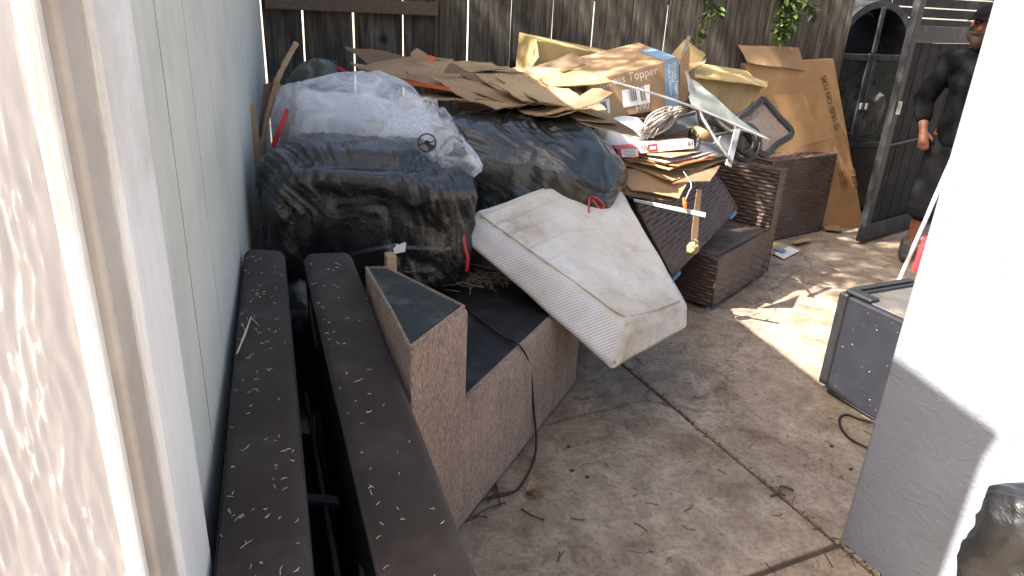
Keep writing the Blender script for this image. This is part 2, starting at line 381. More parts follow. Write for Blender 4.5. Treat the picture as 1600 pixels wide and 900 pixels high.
def tubedata(path, rad, n=8, vs=None, fs=None):
    vs = [] if vs is None else vs; fs = [] if fs is None else fs
    path = [V(p) for p in path]; k0 = len(vs)
    nrm = None
    for i, p in enumerate(path):
        d = (path[min(i+1, len(path)-1)]-path[max(i-1, 0)])
        d = d.normalized() if d.length > 1e-9 else V((0, 0, 1))
        if nrm is None: nrm = d.orthogonal().normalized()
        nrm = (nrm-d*nrm.dot(d)); nrm = nrm.normalized() if nrm.length > 1e-6 else d.orthogonal().normalized()
        bn = d.cross(nrm); r = rad[i] if isinstance(rad, (list, tuple)) else rad
        for j in range(n):
            a = 2*math.pi*j/n; vs.append(p+nrm*(r*math.cos(a))+bn*(r*math.sin(a)))
    for i in range(len(path)-1):
        for j in range(n):
            a = k0+i*n+j; b = k0+i*n+(j+1) % n; fs.append((a, b, b+n, a+n))
    fs.append(tuple(k0+j for j in range(n))[::-1]); e = k0+(len(path)-1)*n; fs.append(tuple(e+j for j in range(n)))
    return vs, fs
def tube(path, rad, n=8): return mesh(*tubedata(path, rad, n))
def grid(fn, nu, nv, uv=False):
    vs = [fn(i/nu, j/nv) for j in range(nv+1) for i in range(nu+1)]
    fs = [(j*(nu+1)+i, j*(nu+1)+i+1, (j+1)*(nu+1)+i+1, (j+1)*(nu+1)+i) for j in range(nv) for i in range(nu)]
    return vs, fs
def bil(q, u, v): return q[0]*(1-u)*(1-v)+q[1]*u*(1-v)+q[2]*u*v+q[3]*(1-u)*v
def sheet(q, th=.004, bend=.012, seed=0, nu=12, nv=8, fold=None, edge=.004, curl=0):
    """thick board: quad corners q (round), small warps, torn-ish edges"""
    q = [V(p) for p in q]; n = (q[1]-q[0]).cross(q[3]-q[0]).normalized()
    sv = V((seed*3.7, seed*1.3, seed*2.1)); f = 2.5
    def fn(u, v):
        p = bil(q, u, v); e = noise.noise(p*18+sv)*edge
        uu = u+(e if 0 < u < 1 else e*1.2)/max(.05, (q[1]-q[0]).length); vv = v+noise.noise(p*16+sv*2)*edge/max(.05, (q[3]-q[0]).length)
        p = bil(q, uu, vv)
        d = noise.noise(p*f+sv)*bend*2+noise.noise(p*9+sv)*bend*.35+curl*((u-.5)**2*4)
        if fold and u > fold[0]: d += fold[1]*(u-fold[0])/(1-fold[0])
        return p+n*d
    vs, fs = grid(fn, nu, nv); N = len(vs)
    vs2 = vs+[p-n*th for p in vs]; fs2 = fs+[tuple(i+N for i in f_)[::-1] for f_ in fs]; mi = [0]*len(fs2)
    ring = [i for i in range(nu+1)]+[(j+1)*(nu+1)-1 for j in range(1, nv+1)]+[nv*(nu+1)+i for i in range(nu-1, -1, -1)]+[j*(nu+1) for j in range(nv-1, 0, -1)]
    for a, b in zip(ring, ring[1:]+ring[:1]): fs2.append((b, a, a+N, b+N)); mi.append(1)
    return mesh(vs2, fs2, mi)
def spow(x, e): return math.copysign(abs(x)**e, x)
def bagmesh(c, r, rz=0, e1=.6, e2=.6, seed=1, fold=(5, 1.2, 9), amp=.03, nu=150, nv=90, tilt=(0, 0), lump=.06, fine=.35, floor=None, pinch=None, pleat=0, pdir=(.8, .2, .55)):
    rot = Matrix.Rotation(rz, 3, 'Z') @ Matrix.Rotation(tilt[0], 3, 'X') @ Matrix.Rotation(tilt[1], 3, 'Y')
    sv = V((seed*5.1, seed*2.7, seed*9.3)); c = V(c)
    def fn(u, v):
        a = 2*math.pi*u; b = math.pi*(v-.5)
        d = V((spow(math.cos(b), e1)*spow(math.cos(a), e2), spow(math.cos(b), e1)*spow(math.sin(a), e2), spow(math.sin(b), e1)))
        n = V((math.cos(b)*math.cos(a), math.cos(b)*math.sin(a), math.sin(b)))
        p = V((d.x*r[0], d.y*r[1], d.z*r[2]))
        L = noise.noise(n*1.6+sv)*lump
        q = V((p.x*fold[0], p.y*fold[1], p.z*fold[2]))
        wv = V((noise.noise(p*4+sv), noise.noise(p*4-sv), noise.noise(p*4+sv*2)))*.8
        rd = 1-2*abs(noise.noise(q+wv+sv)); rd2 = 1-2*abs(noise.noise(q*2.6+wv*2+sv*3))
        k = .5+.5*noise.noise(p*3+sv*.5)
        p = p+n*(L+amp*(rd*.55+rd2*fine)*(.35+k))
        if pleat:
            pd = V(pdir).normalized(); wp = V((noise.noise(p*2.2+sv), noise.noise(p*2.2-sv), noise.noise(p*2.2+sv*3)))*.12
            q3 = p+wp; a1 = q3.dot(pd); a2 = q3-pd*a1
            r3 = 1-2.2*abs(noise.noise(V((a1*26, a2.length*3.2, 1))+sv)); r4 = 1-2.2*abs(noise.noise(V((a1*52, a2.length*7, 5))-sv))
            p = p+n*(pleat*(r3+.55*r4)*(.12+1.7*max(0, .25+noise.noise(p*3.3-sv))))
        if pinch: p.z += pinch*max(0, n.z)**6
        p = rot @ p + c
        if floor is not None and p.z < floor: p.z = floor+(p.z-floor)*.06
        return p
    vs, fs = grid(fn, nu, nv); return mesh(vs, fs)
def sag(me, fn):
    for v in me.vertices: v.co = fn(v.co.copy())
    me.update(); return me
def bvh_of(o):
    mw = Matrix.Translation(o.location + (o.parent.location if o.parent else V((0, 0, 0))))
    return BVHTree.FromPolygons([mw @ v.co for v in o.data.vertices], [tuple(p.vertices) for p in o.data.polygons])
def lettering(body, size, org, ux, uy, mat, parent, name='lettering', lift=.0015):
    cu = bpy.data.curves.new('t', 'FONT'); cu.body = body; cu.size = size; cu.resolution_u = 3
    ob = bpy.data.objects.new('t', cu); COL.objects.link(ob)
    me = bpy.data.meshes.new_from_object(ob.evaluated_get(bpy.context.evaluated_depsgraph_get()))
    bpy.data.objects.remove(ob); bpy.data.curves.remove(cu)
    ux = V(ux).normalized(); uy = (V(uy)-ux*V(uy).dot(ux)).normalized(); n = ux.cross(uy)
    org = V(org)+n*lift
    for v in me.vertices: v.co = org+ux*v.co.x+uy*v.co.y
    me.materials.clear()
    return link(name, me, mat, parent)
def quadplate(org, ux, uy, w_, h_, mat, parent, name, lift=.001):
    ux = V(ux).normalized(); uy = (V(uy)-ux*V(uy).dot(ux)).normalized(); n = ux.cross(uy); o = V(org)+n*lift
    return link(name, mesh([o, o+ux*w_, o+ux*w_+uy*h_, o+uy*h_], [(0, 1, 2, 3)]), mat, parent)
def barcode(org, ux, uy, w_, h_, parent, seed=1, lift=.002):
    rr = random.Random(seed); ux = V(ux).normalized(); uy = (V(uy)-ux*V(uy).dot(ux)).normalized(); n = ux.cross(uy); o = V(org)+n*lift
    vs = []; fs = []; x = 0
    while x < w_-.004:
        b = rr.choice((.0015, .003, .005)); k = len(vs)
        vs += [o+ux*x, o+ux*(x+b), o+ux*(x+b)+uy*h_, o+ux*x+uy*h_]; fs.append((k, k+1, k+2, k+3)); x += b+rr.choice((.002, .004))
    return link('barcode', mesh(vs, fs), 'ink', parent)
def Vx(x, y, z=0.0): return V((x, y, z))
ZU = V((0, 0, 1))

# ================================================================ SETTING
GJ = V((.433, -.902, 0))                                   # joint / right wall direction
ja = G(1307, 847); jp = V((.902, .433, 0))
ground = link('ground', mesh([(-600, -600, -.03), (600, -600, -.03), (600, 900, -.03), (-600, 900, -.03)], [(0, 1, 2, 3)]), 'soil')
tag(ground, 'pale dry ground reaching out beyond the yard', None, kind='structure')
def slab(name, o, ux, uy): return link(name, obox(o-ZU*.1, ux, uy, ZU*.1, .006, 2), 'concrete', patio)
patio = link('patio', mesh([tuple(ja+GJ*a+jp*b-ZU*.012) for a, b in ((3, -4.5), (3, 4.5), (-6.2, 4.5), (-6.2, -4.5))], [(0, 1, 2, 3)]), 'joint_dirt')
tag(patio, 'stained brown concrete patio with a long straight joint', None, kind='structure')
g_ = .007
jo = V((ja.x, ja.y, 0))
for a0, a1, b0, b1 in ((.02, 2.9, -4.4, -g_), (.02, 2.9, g_, 4.4), (-5.0, .0, -4.4, -g_), (-5.0, .0, g_, 4.4)):
    slab('concrete_slab', jo+GJ*a0+jp*b0, GJ*(a1-a0), jp*(b1-b0))

# ---- house on the left
K = V((-.464, .719, 0)); CN = V((-1.50, 4.27, 0))
e = (CN-K).normalized(); hn = V((e.y, -e.x, 0)); EH = 2.54; LEN = (CN-K).length
house = thing('house', (K+CN)/2-hn*2, 'grey green house wall with vertical grooves and white corner boards along the left', 'house')
link('wall_core', obox(K-hn*.0095+e*.01, e*(LEN-.01), -hn*3.6, ZU*(EH-.01), .003, 1), 'groove', house)
s = .30; bw = .305
while s < LEN-.02:
    wd = min(bw, LEN-s)
    link('siding_board', obox(K+e*(s+.006)-hn*.0165, e*(wd-.012), hn*.0085, ZU*(EH-.012), .0006, 1), 'siding', house)
    s += bw
# corner boards on the passage face
link('corner_board', obox(K+e*.016-hn*.028, e*.081, hn*.036, ZU*(EH-.014), .006, 2), 'beige_paint', house)
link('trim_board', obox(K+e*.099-hn*.028, e*.2, hn*.046, ZU*(EH-.016), .008, 2), 'white_paint', house)
# camera-facing gable face: heavily grained siding in relief
fd = (-hn-e*.15).normalized(); fm = V((fd.y, -fd.x, 0)); fm = fm if fm.dot(e) < 0 else -fm
def nf(u, v):
    p = K+fd*(.0225+u*1.1)+ZU*(v*(EH-.02)+.0)
    q = V((u*118+noise.noise(V((u*9, v*20, 1)))*1.3, v*19, .5)); q2 = V((u*220, v*80, 3))
    hgt = (1-2*abs(noise.noise(q)))*.0034+noise.noise(q2)*.0016+noise.noise(V((u*16, v*6, 9)))*.003
    return p-e*(hgt+.004)
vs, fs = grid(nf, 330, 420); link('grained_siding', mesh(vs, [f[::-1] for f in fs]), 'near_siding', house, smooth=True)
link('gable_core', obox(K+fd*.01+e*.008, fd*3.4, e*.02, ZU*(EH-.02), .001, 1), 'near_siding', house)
link('edge_board', obox(K+fd*.003+fm*.010, fd*.022, -fm*.03, ZU*(EH-.015), .005, 2), 'white_paint', house)
rf = [K+hn*.02-e*.02+ZU*EH, K+e*(LEN+.0)+hn*.02+ZU*EH, K+e*(LEN+.0)-hn*3.6+ZU*(EH+.75), K-e*.02-hn*3.6+ZU*(EH+.75)]
link('roof', hexa([p for p in rf]+[p+ZU*.03 for p in rf], .003, 1), 'roofing', house)

# ---- right stucco wall
W0 = V((1.090, 1.806, 0))
rw = tag(link('stucco_wall', obox(W0-ZU*.02, GJ*4.6, jp*.16, ZU*2.72, .012, 3), 'stucco'), 'blue grey stucco wall end on the right, mostly glaring white in the sun', 'wall')

# ---- wooden fence at the back
fx = V((math.cos(R_(18)), math.sin(R_(18)), 0)); fn_ = V((fx.y, -fx.x, 0))   # fn_ points to the camera
def fence_t(px, py=40): p = PL(px, py, CN, fn_); return (p-CN).dot(fx)
fence = thing('wooden_fence', CN+fx*2, 'weathered dark board fence with bright gaps across the back', 'fence')
edges = [410, 473, 552, 629, 683, 727, 793, 857, 920, 979, 1033, 1088, 1139, 1188, 1236, 1280, 1318]
rr = random.Random(3)
for i, (a, b) in enumerate(zip(edges, edges[1:])):
    t0, t1 = fence_t(a), fence_t(b); gap = .006+.006*rr.random()
    if i == 12: gap = .003
    fwd = .0 if b <= 683 else .05+.006*rr.random()
    def fb(u, v, t0=t0+gap, t1=t1-gap*.2, i=i):
        return None
    nseg = 14; th = .02
    vs = []; fs = []
    for k in range(nseg+1):
        z = .03+1.85*k/nseg
        l = t0+gap*.6+.004*noise.noise(V((i*7.1, z*2.3, 1))); r = t1-gap*.6+.004*noise.noise(V((i*7.1+6.3 if 0 else (i+1)*7.1, z*2.3, 3)))
        w1 = .004*noise.noise(V((i*3.3, z*1.3, 5)))
        for t, dn in ((l, 0), (r, 0), (r, th), (l, th)): vs.append(CN+fx*t+fn_*(fwd+w1+th-dn)+ZU*z)
    for k in range(nseg):
        for j in range(4): a_ = k*4+j; b_ = k*4+(j+1) % 4; fs.append((a_, b_, b_+4, a_+4))
    fs += [(3, 2, 1, 0), tuple(nseg*4+j for j in range(4))]
    link('board', mesh(vs, fs), 'fence_wood', fence)
t5 = fence_t(683)
zr = PL(545, 9, CN+fn_*.05, fn_).z
for z in (.35, zr): link('rail', obox(CN+fx*.02+fn_*.022+ZU*(z-.035), fx*(t5-.03), fn_*.06, ZU*.075, .004, 2), 'fence_rail', fence)
link('post', obox(CN+fx*(t5-.025)-fn_*.09, fx*.05, fn_*.135, ZU*1.88, .004, 2), 'fence_rail', fence)
for z in (.35, 1.62): link('rail', obox(CN+fx*(t5+.03)-fn_*.02+ZU*(z-.045), fx*(fence_t(1318)-t5-.03), fn_*.06, ZU*.09, .004, 2), 'fence_rail', fence)
nails = []; nfs = []
for i, (a, b) in enumerate(zip(edges[5:], edges[6:])):
    t0, t1 = fence_t(a), fence_t(b)
    for k in (.25, .75):
        c = CN+fx*(t0+(t1-t0)*k)+fn_*.078+ZU*(1.6+.02*rr.random()); n0 = len(nails)
        nails += [c+fx*.004*math.cos(j*1.05)+ZU*.004*math.sin(j*1.05) for j in range(6)]; nfs.append(tuple(n0+j for j in range(6)))
link('nail_heads', mesh(nails, nfs), 'metal_dark', fence)['kind'] = 'stuff'

# dark board fence further back behind the gate
bf = thing('back_fence', (3.6, 6.6, 0), 'black painted board fence behind the open gate', 'fence')
for k in range(12):
    o_ = V((2.2+.24*k, 6.35+.07*k, 0)); link('board', obox(o_, V((.232, .066, 0)), V((-.006, .02, 0)), ZU*(2.15 if k < 4 else 1.38), .003, 1), 'gate', bf)
for k in range(5): link('slat', obox(V((3.17, 6.632, 1.42+.085*k)), V((2.0, .579, 0)), V((-.006, .02, 0)), ZU*.074, .003, 1), 'gate', bf)

# neighbouring pale house wall seen in slivers
nb = thing('neighbour_house', (3, 13, 0), 'pale neighbouring house seen in slivers behind the slatted fence', 'house')
link('wall', obox(V((-1, 13, 0)), V((12, 3, 0)), V((-1, 4, 0)), ZU*3, .02, 1), 'neighbour', nb)
link('roof', hexa([V((-1.4, 12.6, 3)), V((11.4, 15.7, 3)), V((10.2, 20.2, 3)), V((-2.6, 17.2, 3)), V((-.4, 14.6, 4.2)), V((10.4, 17.4, 4.2)), V((10.1, 18.3, 4.2)), V((-.7, 15.6, 4.2))], .02, 1), 'roofing', nb)

# ---- open black gate
ga = G(1335, 380); gb = G(1447, 347); gd = (gb-ga).normalized(); gn = V((gd.y, -gd.x, 0))
gate = thing('gate', ga+gd*.5, 'open black wooden gate with a steel edge beside the tall carton', 'gate')
link('gate_stile', obox(ga+ZU*.02, gd*.075, gn*.05, ZU*1.74, .006, 2), 'gate_frame', gate)
link('bottom_rail', obox(ga+gd*.077+ZU*.02, gd*1.15, gn*.045, ZU*.13, .005, 2), 'gate_frame', gate)
link('top_rail', obox(ga+gd*.077+ZU*1.42, gd*1.15, gn*.045, ZU*.11, .005, 2), 'gate_frame', gate)
link('gate_stile', obox(ga+gd*1.23+ZU*.02, gd*.075, gn*.05, ZU*1.74, .006, 2), 'gate_frame', gate)
for k in range(8): link('board', obox(ga+gd*(.077+k*.144)+gn*.006+ZU*.155, gd*.138, gn*.02, ZU*1.262, .003, 1), 'gate', gate)
link('brace', obox(ga+gd*.09+gn*.027+ZU*.72, gd*1.12+ZU*.05, gn*.008, ZU*.018, .002, 1), 'gate_frame', gate)
link('latch', obox(ga+gd*.02+gn*.052+ZU*.95, gd*.03, gn*.02, ZU*.09, .003, 1), 'metal_grey', gate)

# ================================================================ BLACK ARCHED CABINET
cb0 = V((2.36, 5.72, 0)); cx = V((math.cos(R_(20)), math.sin(R_(20)), 0)); cn = V((cx.y, -cx.x, 0)); CW = .78; CS = 1.28
cab = thing('arched_cabinet', cb0+cx*CW/2, 'black arched cabinet with glass doors behind the gate', 'cabinet')
link('back_panel', obox(cb0-cn*.28, cx*CW, cn*.015, ZU*1.35, .002, 1), 'plastic_black', cab)
for q in (0, CW-.03): link('side_panel', obox(cb0-cn*.262+cx*q, cx*.03, cn*.26, ZU*CS, .003, 1), 'plastic_black', cab)
for z in (.04, .62, CS-.02): link('shelf', obox(cb0-cn*.26+cx*.032+ZU*z, cx*(CW-.064), cn*.24, ZU*.02, .002, 1), 'plastic_black', cab)
def archring(r0, r1, n0, n1, cz, z=CS):
    vs = []; fs = []; N = 26
    for i in range(N+1):
        a = math.pi*i/N
        for r, n in ((r0, n0), (r1, n0), (r1, n1), (r0, n1)): vs.append(cb0+cx*(CW/2+r*math.cos(a))+ZU*(z+r*math.sin(a)*cz)+cn*n)
    for i in range(N):
        for j in range(4): fs.append((i*4+j, i*4+(j+1) % 4, i*4+4+(j+1) % 4, i*4+4+j))
    fs += [(0, 1, 2, 3), tuple(N*4+j for j in (3, 2, 1, 0))]
    return mesh(vs, fs)
link('arch_frame', archring(CW/2-.05, CW/2, -.26, .004, 1.05), 'gate_frame', cab)
vs = [cb0+cx*CW/2+ZU*CS-cn*.27]+[cb0+cx*(CW/2+(CW/2-.02)*math.cos(math.pi*i/24))+ZU*(CS+(CW/2-.02)*1.05*math.sin(math.pi*i/24))-cn*.27 for i in range(25)]
link('arch_back', mesh(vs, [(0, i, i+1) for i in range(1, 25)]), 'plastic_black', cab)
for k in range(2):
    d0 = cb0+cx*(.032+k*(CW/2-.03))+cn*.001; dw = CW/2-.037
    dr = link('door', obox(d0+ZU*.06, cx*dw, cn*.018, ZU*.5, .003, 1), 'plastic_black', cab)
    for q in (0, dw-.045): link('door_stile', obox(d0+cx*q+ZU*.565, cx*.045, cn*.02, ZU*.74, .004, 1), 'gate_frame', dr)
    for z in (.566, 1.25): link('door_rail', obox(d0+cx*.047+ZU*z, cx*(dw-.094), cn*.018, ZU*.05, .003, 1), 'gate_frame', dr)
    link('pane', obox(d0+cx*.047+cn*.004+ZU*.62, cx*(dw-.094), cn*.004, ZU*.625, .0005, 1), 'glass_dark', dr)
    link('knob', obox(d0+cx*((dw-.035) if k == 0 else .015)+cn*.022+ZU*.88, cx*.018, cn*.02, ZU*.05, .005, 2), 'metal_grey', dr)
link('mullion', obox(cb0+cx*(CW/2-.02)+ZU*(CS+.03)+cn*.001, cx*.04, cn*.018, ZU*.33, .003, 1), 'gate_frame', cab)
whb = bagmesh(cb0+cx*.55-cn*.13+ZU*.83, (.13, .1, .19), .35, .8, .8, 8, amp=.015, nu=60, nv=40, floor=.642)
tag(link('white_bag', whb, 'film_white', smooth=True), 'small white bag standing behind the cabinet glass', 'bag')

# ================================================================ BROWN UPHOLSTERED PANELS
def panel(nl, nr, fl, fr_, label):
    """top corners near-left, near-right, far-left, far-right"""
    nl = nl+(nl-fl)*.45; nr = nr+(nr-fr_)*.45
    t = thing('sofa_section', V(((nl.x+fr_.x)/2, (nl.y+fr_.y)/2, 0)), label, 'sofa section', 'brown upholstered sofa sections')
    dn = lambda p: V((p.x, p.y, .012))
    bm = bmesh.new(); c = [dn(nl), dn(nr), dn(fr_), dn(fl), nl, nr, fr_, fl]; v = [bm.verts.new(p) for p in c]
    for f in ((3, 2, 1, 0), (4, 5, 6, 7), (0, 1, 5, 4), (1, 2, 6, 5), (2, 3, 7, 6), (3, 0, 4, 7)): bm.faces.new([v[i] for i in f])
    bmesh.ops.recalc_face_normals(bm, faces=bm.faces); bevel(bm, .028, 4)
    bmesh.ops.subdivide_edges(bm, edges=[e_ for e_ in bm.edges if e_.calc_length() > .1], cuts=14, use_grid_fill=True)
    bmesh.ops.triangulate(bm, faces=[f_ for f_ in bm.faces if len(f_.verts) > 4])
    bm.normal_update()
    for v_ in bm.verts: v_.co += v_.normal*(.006*noise.noise(v_.co*3.1)+.0025*noise.noise(v_.co*11))
    me = frombm(bm); body = link('upholstered_body', me, 'fabric', t, smooth=True)
    try:
        for p in me.polygons: p.use_smooth = True
    except Exception: pass
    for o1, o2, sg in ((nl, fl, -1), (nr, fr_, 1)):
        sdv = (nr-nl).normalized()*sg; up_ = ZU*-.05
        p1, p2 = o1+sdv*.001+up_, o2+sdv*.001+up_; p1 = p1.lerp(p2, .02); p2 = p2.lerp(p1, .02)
        link('side_shade', mesh([V((p1.x, p1.y, .02)), V((p2.x, p2.y, .02)), p2, p1], [(0, 1, 2, 3)]), 'shade_black', body)  # black plates added on the sides to paint the gap darker
    # seam welts along both long top edges
    for a, b, sgn in ((nl, fl, 1), (nr, fr_, -1)):
        sd = (nr-nl).normalized()*.0005*sgn
        link('piping', tube([a+sd+V((0, 0, -.03)), (a+b)/2+sd+V((0, 0, -.032)), b+sd+V((0, 0, -.03))], .0035, 6), 'fabric', body)
    return t, (nl, nr, fl, fr_)
zn, zf = .60, .76
pA = panel(G(333, 880, zn), G(487, 880, zn), G(371, 384, zf)+V((.022, 0, 0)), G(443, 388, zf), 'dark brown upholstered sofa section leaning nearest the grey wall')
pB = panel(G(590, 880, zn), G(742, 880, zn), G(474, 393, zf), G(548, 390, zf), 'dark brown upholstered sofa section beside the carpeted steps')
# black frame seen down the gap
a, b = pA[1], pB[1]
fr0 = thing('metal_bed_frame', (a[1]+a[3])/2*1.0-V((0, 0, ((a[1]+a[3])/2).z)), 'black metal base lying in the gap between the two brown sections', 'bed frame')
ctr = lambda f, z: V(((a[1]*(1-f)+a[3]*f).x*.5+(b[0]*(1-f)+b[2]*f).x*.5, (a[1]*(1-f)+a[3]*f).y*.5+(b[0]*(1-f)+b[2]*f).y*.5, z))
gl = lambda f, k, z: V(((a[1]*(1-f)+a[3]*f).lerp(b[0]*(1-f)+b[2]*f, k).x, (a[1]*(1-f)+a[3]*f).lerp(b[0]*(1-f)+b[2]*f, k).y, z))
link('gap_shade', hexa([gl(0, .03, .004), gl(0, .97, .004), gl(1, .96, .004), gl(1, .04, .004), gl(0, .03, .05), gl(0, .97, .05), gl(1, .96, .05), gl(1, .04, .05)], .004, 1), 'shade_black', fr0)  # black sheet added on the floor so the gap reads as deep shade
link('frame_bar', hexa([gl(0, .58, .2), gl(0, .74, .2), gl(1, .72, .2), gl(1, .5, .2), gl(0, .58, .225), gl(0, .74, .225), gl(1, .72, .225), gl(1, .5, .225)], .003, 1), 'metal_dark', fr0)
link('cross_bar', obox(gl(.62, .02, .27), gl(.62, .98, .27)-gl(.62, .02, .27), V((-.01, .03, 0)), ZU*.02, .003, 1), 'metal_dark', fr0)
lt = sheet([gl(.40, .1, .09), gl(.40, .45, .085), gl(.44, .45, .1), gl(.44, .1, .105)], .0008, .003, 4, 6, 4)
link('care_label', lt, ['blue_print', 'paper'], fr0)

# needles scattered on the two sections
def needles(top, n, seed, name, label):
    rr = random.Random(seed); vs = []; fs = []
    nl, nr, fl, f2 = top
    for i in range(n):
        u = rr.random(); v = rr.random()
        if rr.random() < .3: u = rr.random()**2*.5
        p = (nl*(1-u)+nr*u)*(1-v)+(fl*(1-u)+f2*u)*v+ZU*.0025
        a = rr.random()*6.28; L = rr.uniform(.0022, .007)*(2.0 if rr.random() < .12 else 1); d = V((math.cos(a), math.sin(a), 0)); nrm = V((-d.y, d.x, 0))
        bow = rr.uniform(-.35, .35)*L; r = rr.uniform(.0004, .0008)
        tubedata([p-d*L, p+nrm*bow+ZU*rr.uniform(0, .003), p+d*L], [r, r*1.2, r*.6], 4, vs, fs)
        if rr.random() < .25: tubedata([p+nrm*bow, p+nrm*bow+V((rr.uniform(-1, 1), rr.uniform(-1, 1), .2))*.009], r, 4, vs, fs)
    return tag(link(name, mesh(vs, fs), 'needle'), label, 'litter', kind='stuff')
def inset(t):
    nl, nr, fl, f2 = t; k = .06
    return (nl.lerp(nr, k), nr.lerp(nl, k), fl.lerp(f2, k).lerp(nl, .02), f2.lerp(fl, k).lerp(nr, .02))
needles(inset(pA[1]), 150, 5, 'dry_needles', 'dry straw needles scattered on the section by the wall')
needles(inset(pB[1]), 75, 9, 'dry_needles', 'dry straw needles scattered on the section by the steps')
st = [P(348, 560, 1.75), P(356, 548, 1.78), P(369, 512, 1.86), P(384, 490, 1.9)]
z_on = lambda p, t: p
vs, fs = [], []
nlA, nrA, flA, frA = pA[1]
def onA(u, v): return (nlA*(1-u)+nrA*u)*(1-v)+(flA*(1-u)+frA*u)*v
tubedata([onA(.06, .66)+ZU*.005, onA(.16, .7)+ZU*.008, onA(.27, .755)+ZU*.007], [.002, .003, .0015], 6, vs, fs)
tubedata([onA(.27, .755)+ZU*.005, onA(.42, .735)+ZU*.004], [.001, .0006], 5, vs, fs)
tubedata([onA(.18, .715)+ZU*.006, onA(.1, .74)+ZU*.006], [.001, .0006], 5, vs, fs)
tag(link('straw_twig', mesh(vs, fs), 'needle'), 'forked straw coloured twig lying on the section by the wall', 'twig')

# ================================================================ CARPETED STEPS
stp = thing('carpeted_steps', (-.1, 2.2, 0), 'brown carpeted two level step block with dark tread sheets', 'steps')
U0, L1 = V((-.235, 1.5)), V((.302, 2.715)); U1 = U0.lerp(L1, .225)
hi = [tuple(U0), tuple(U1), (-.40, 2.06), (-.463, 2.05), (-.325, 1.71)]
lo = [tuple(U1), tuple(L1), (-.23, 2.98), (-.72, 2.62), (-.463, 2.05), (-.40, 2.06)]
ZL, ZH = .462, .762
bm = bmesh.new(); vd = {}
def sv_(p, z):
    k = (round(p[0], 4), round(p[1], 4), z)
    if k not in vd: vd[k] = bm.verts.new((p[0], p[1], z))
    return vd[k]
hU0, hU1, hM, hB, hL = hi; l1, l2, l3 = lo[1], lo[2], lo[3]
fcs = [[(hU0, .012), (l1, .012), (l1, ZL), (hU1, ZL), (hU1, ZH), (hU0, ZH)], [(l1, .012), (l2, .012), (l2, ZL), (l1, ZL)], [(l2, .012), (l3, .012), (l3, ZL), (l2, ZL)],
       [(l3, .012), (hB, .012), (hB, ZL), (l3, ZL)], [(hB, .012), (hL, .012), (hL, ZH), (hB, ZH), (hB, ZL)], [(hL, .012), (hU0, .012), (hU0, ZH), (hL, ZH)],
       [(hU1, ZL), (hM, ZL), (hM, ZH), (hU1, ZH)], [(hM, ZL), (hB, ZL), (hB, ZH), (hM, ZH)], [(p, ZH) for p in hi], [(p, ZL) for p in lo], [(p, .012) for p in (hU0, hL, hB, l3, l2, l1)]]
for f in fcs: bm.faces.new([sv_(p, z) for p, z in f])
bmesh.ops.recalc_face_normals(bm, faces=bm.faces); bevel(bm, .015, 4)
link('carpet_body', frombm(bm), 'carpet', stp, smooth=True)
def shrink(poly, d):
    c = V((sum(p[0] for p in poly)/len(poly), sum(p[1] for p in poly)/len(poly)))
    return [tuple(c+(V(p)-c)*(1-d/((V(p)-c).length))) for p in poly]
link('tread_sheet', prism(shrink(hi, .028), .7605, .7665, .002, 1), 'green_sheet', stp)
link('tread_sheet', prism(shrink(lo, .04), .4605, .466, .002, 1), 'vinyl_black', stp)
# carpet welt round the upper tread
pl_ = [V((p[0], p[1], .764)) for p in shrink(hi, .018)]
link('tread_welt', tube(pl_+[pl_[0]], .006, 6), 'carpet', stp)
link('wood_block', obox(V((-.40, 2.085, .467)), V((.03, .01, 0)), V((-.015, .04, 0)), ZU*.32, .003, 1), 'pine', stp)
# debris on the lower tread
vs, fs = [], []; rr = random.Random(2)
for i in range(260):
    c = G(725+rr.gauss(0, 42), 432+abs(rr.gauss(0, 9)), .472); a = rr.random()*6.28; L = rr.uniform(.012, .04); d = V((math.cos(a), math.sin(a), rr.uniform(-.2, .35)))
    c.z = .47+rr.random()*.025; tubedata([c-d*L, c+V((rr.uniform(-1, 1), rr.uniform(-1, 1), .4))*.008, c+d*L], .0014, 4, vs, fs)
tag(link('dry_grass', mesh(vs, fs), 'dry_leaf'), 'clump of dry grass on the black lower tread', 'litter', kind='stuff')

# black cable over the steps
cab_pts = [G(690, 452, .47), G(740, 492, .475), G(790, 528, .476), V((G(812, 540, .478))), PL(828, 575, V((-.06, 1.94, .44))+V((.913, -.408, 0))*.012, V((.913, -.408, 0)))]
n_st = V((.913, -.408, 0)); p_st = V((-.117, 1.787, 0))+n_st*.012
cab_pts += [PL(834, 640, p_st, n_st), G(838, 690, .012), G(833, 722, .008), G(815, 757, .008), G(798, 770, .008), G(760, 778, .008)]
tag(link('power_cable', tube(spline(cab_pts, 8), .0042, 8), 'rubber', smooth=True), 'thin black cable running over the carpeted steps to the floor', 'cable')

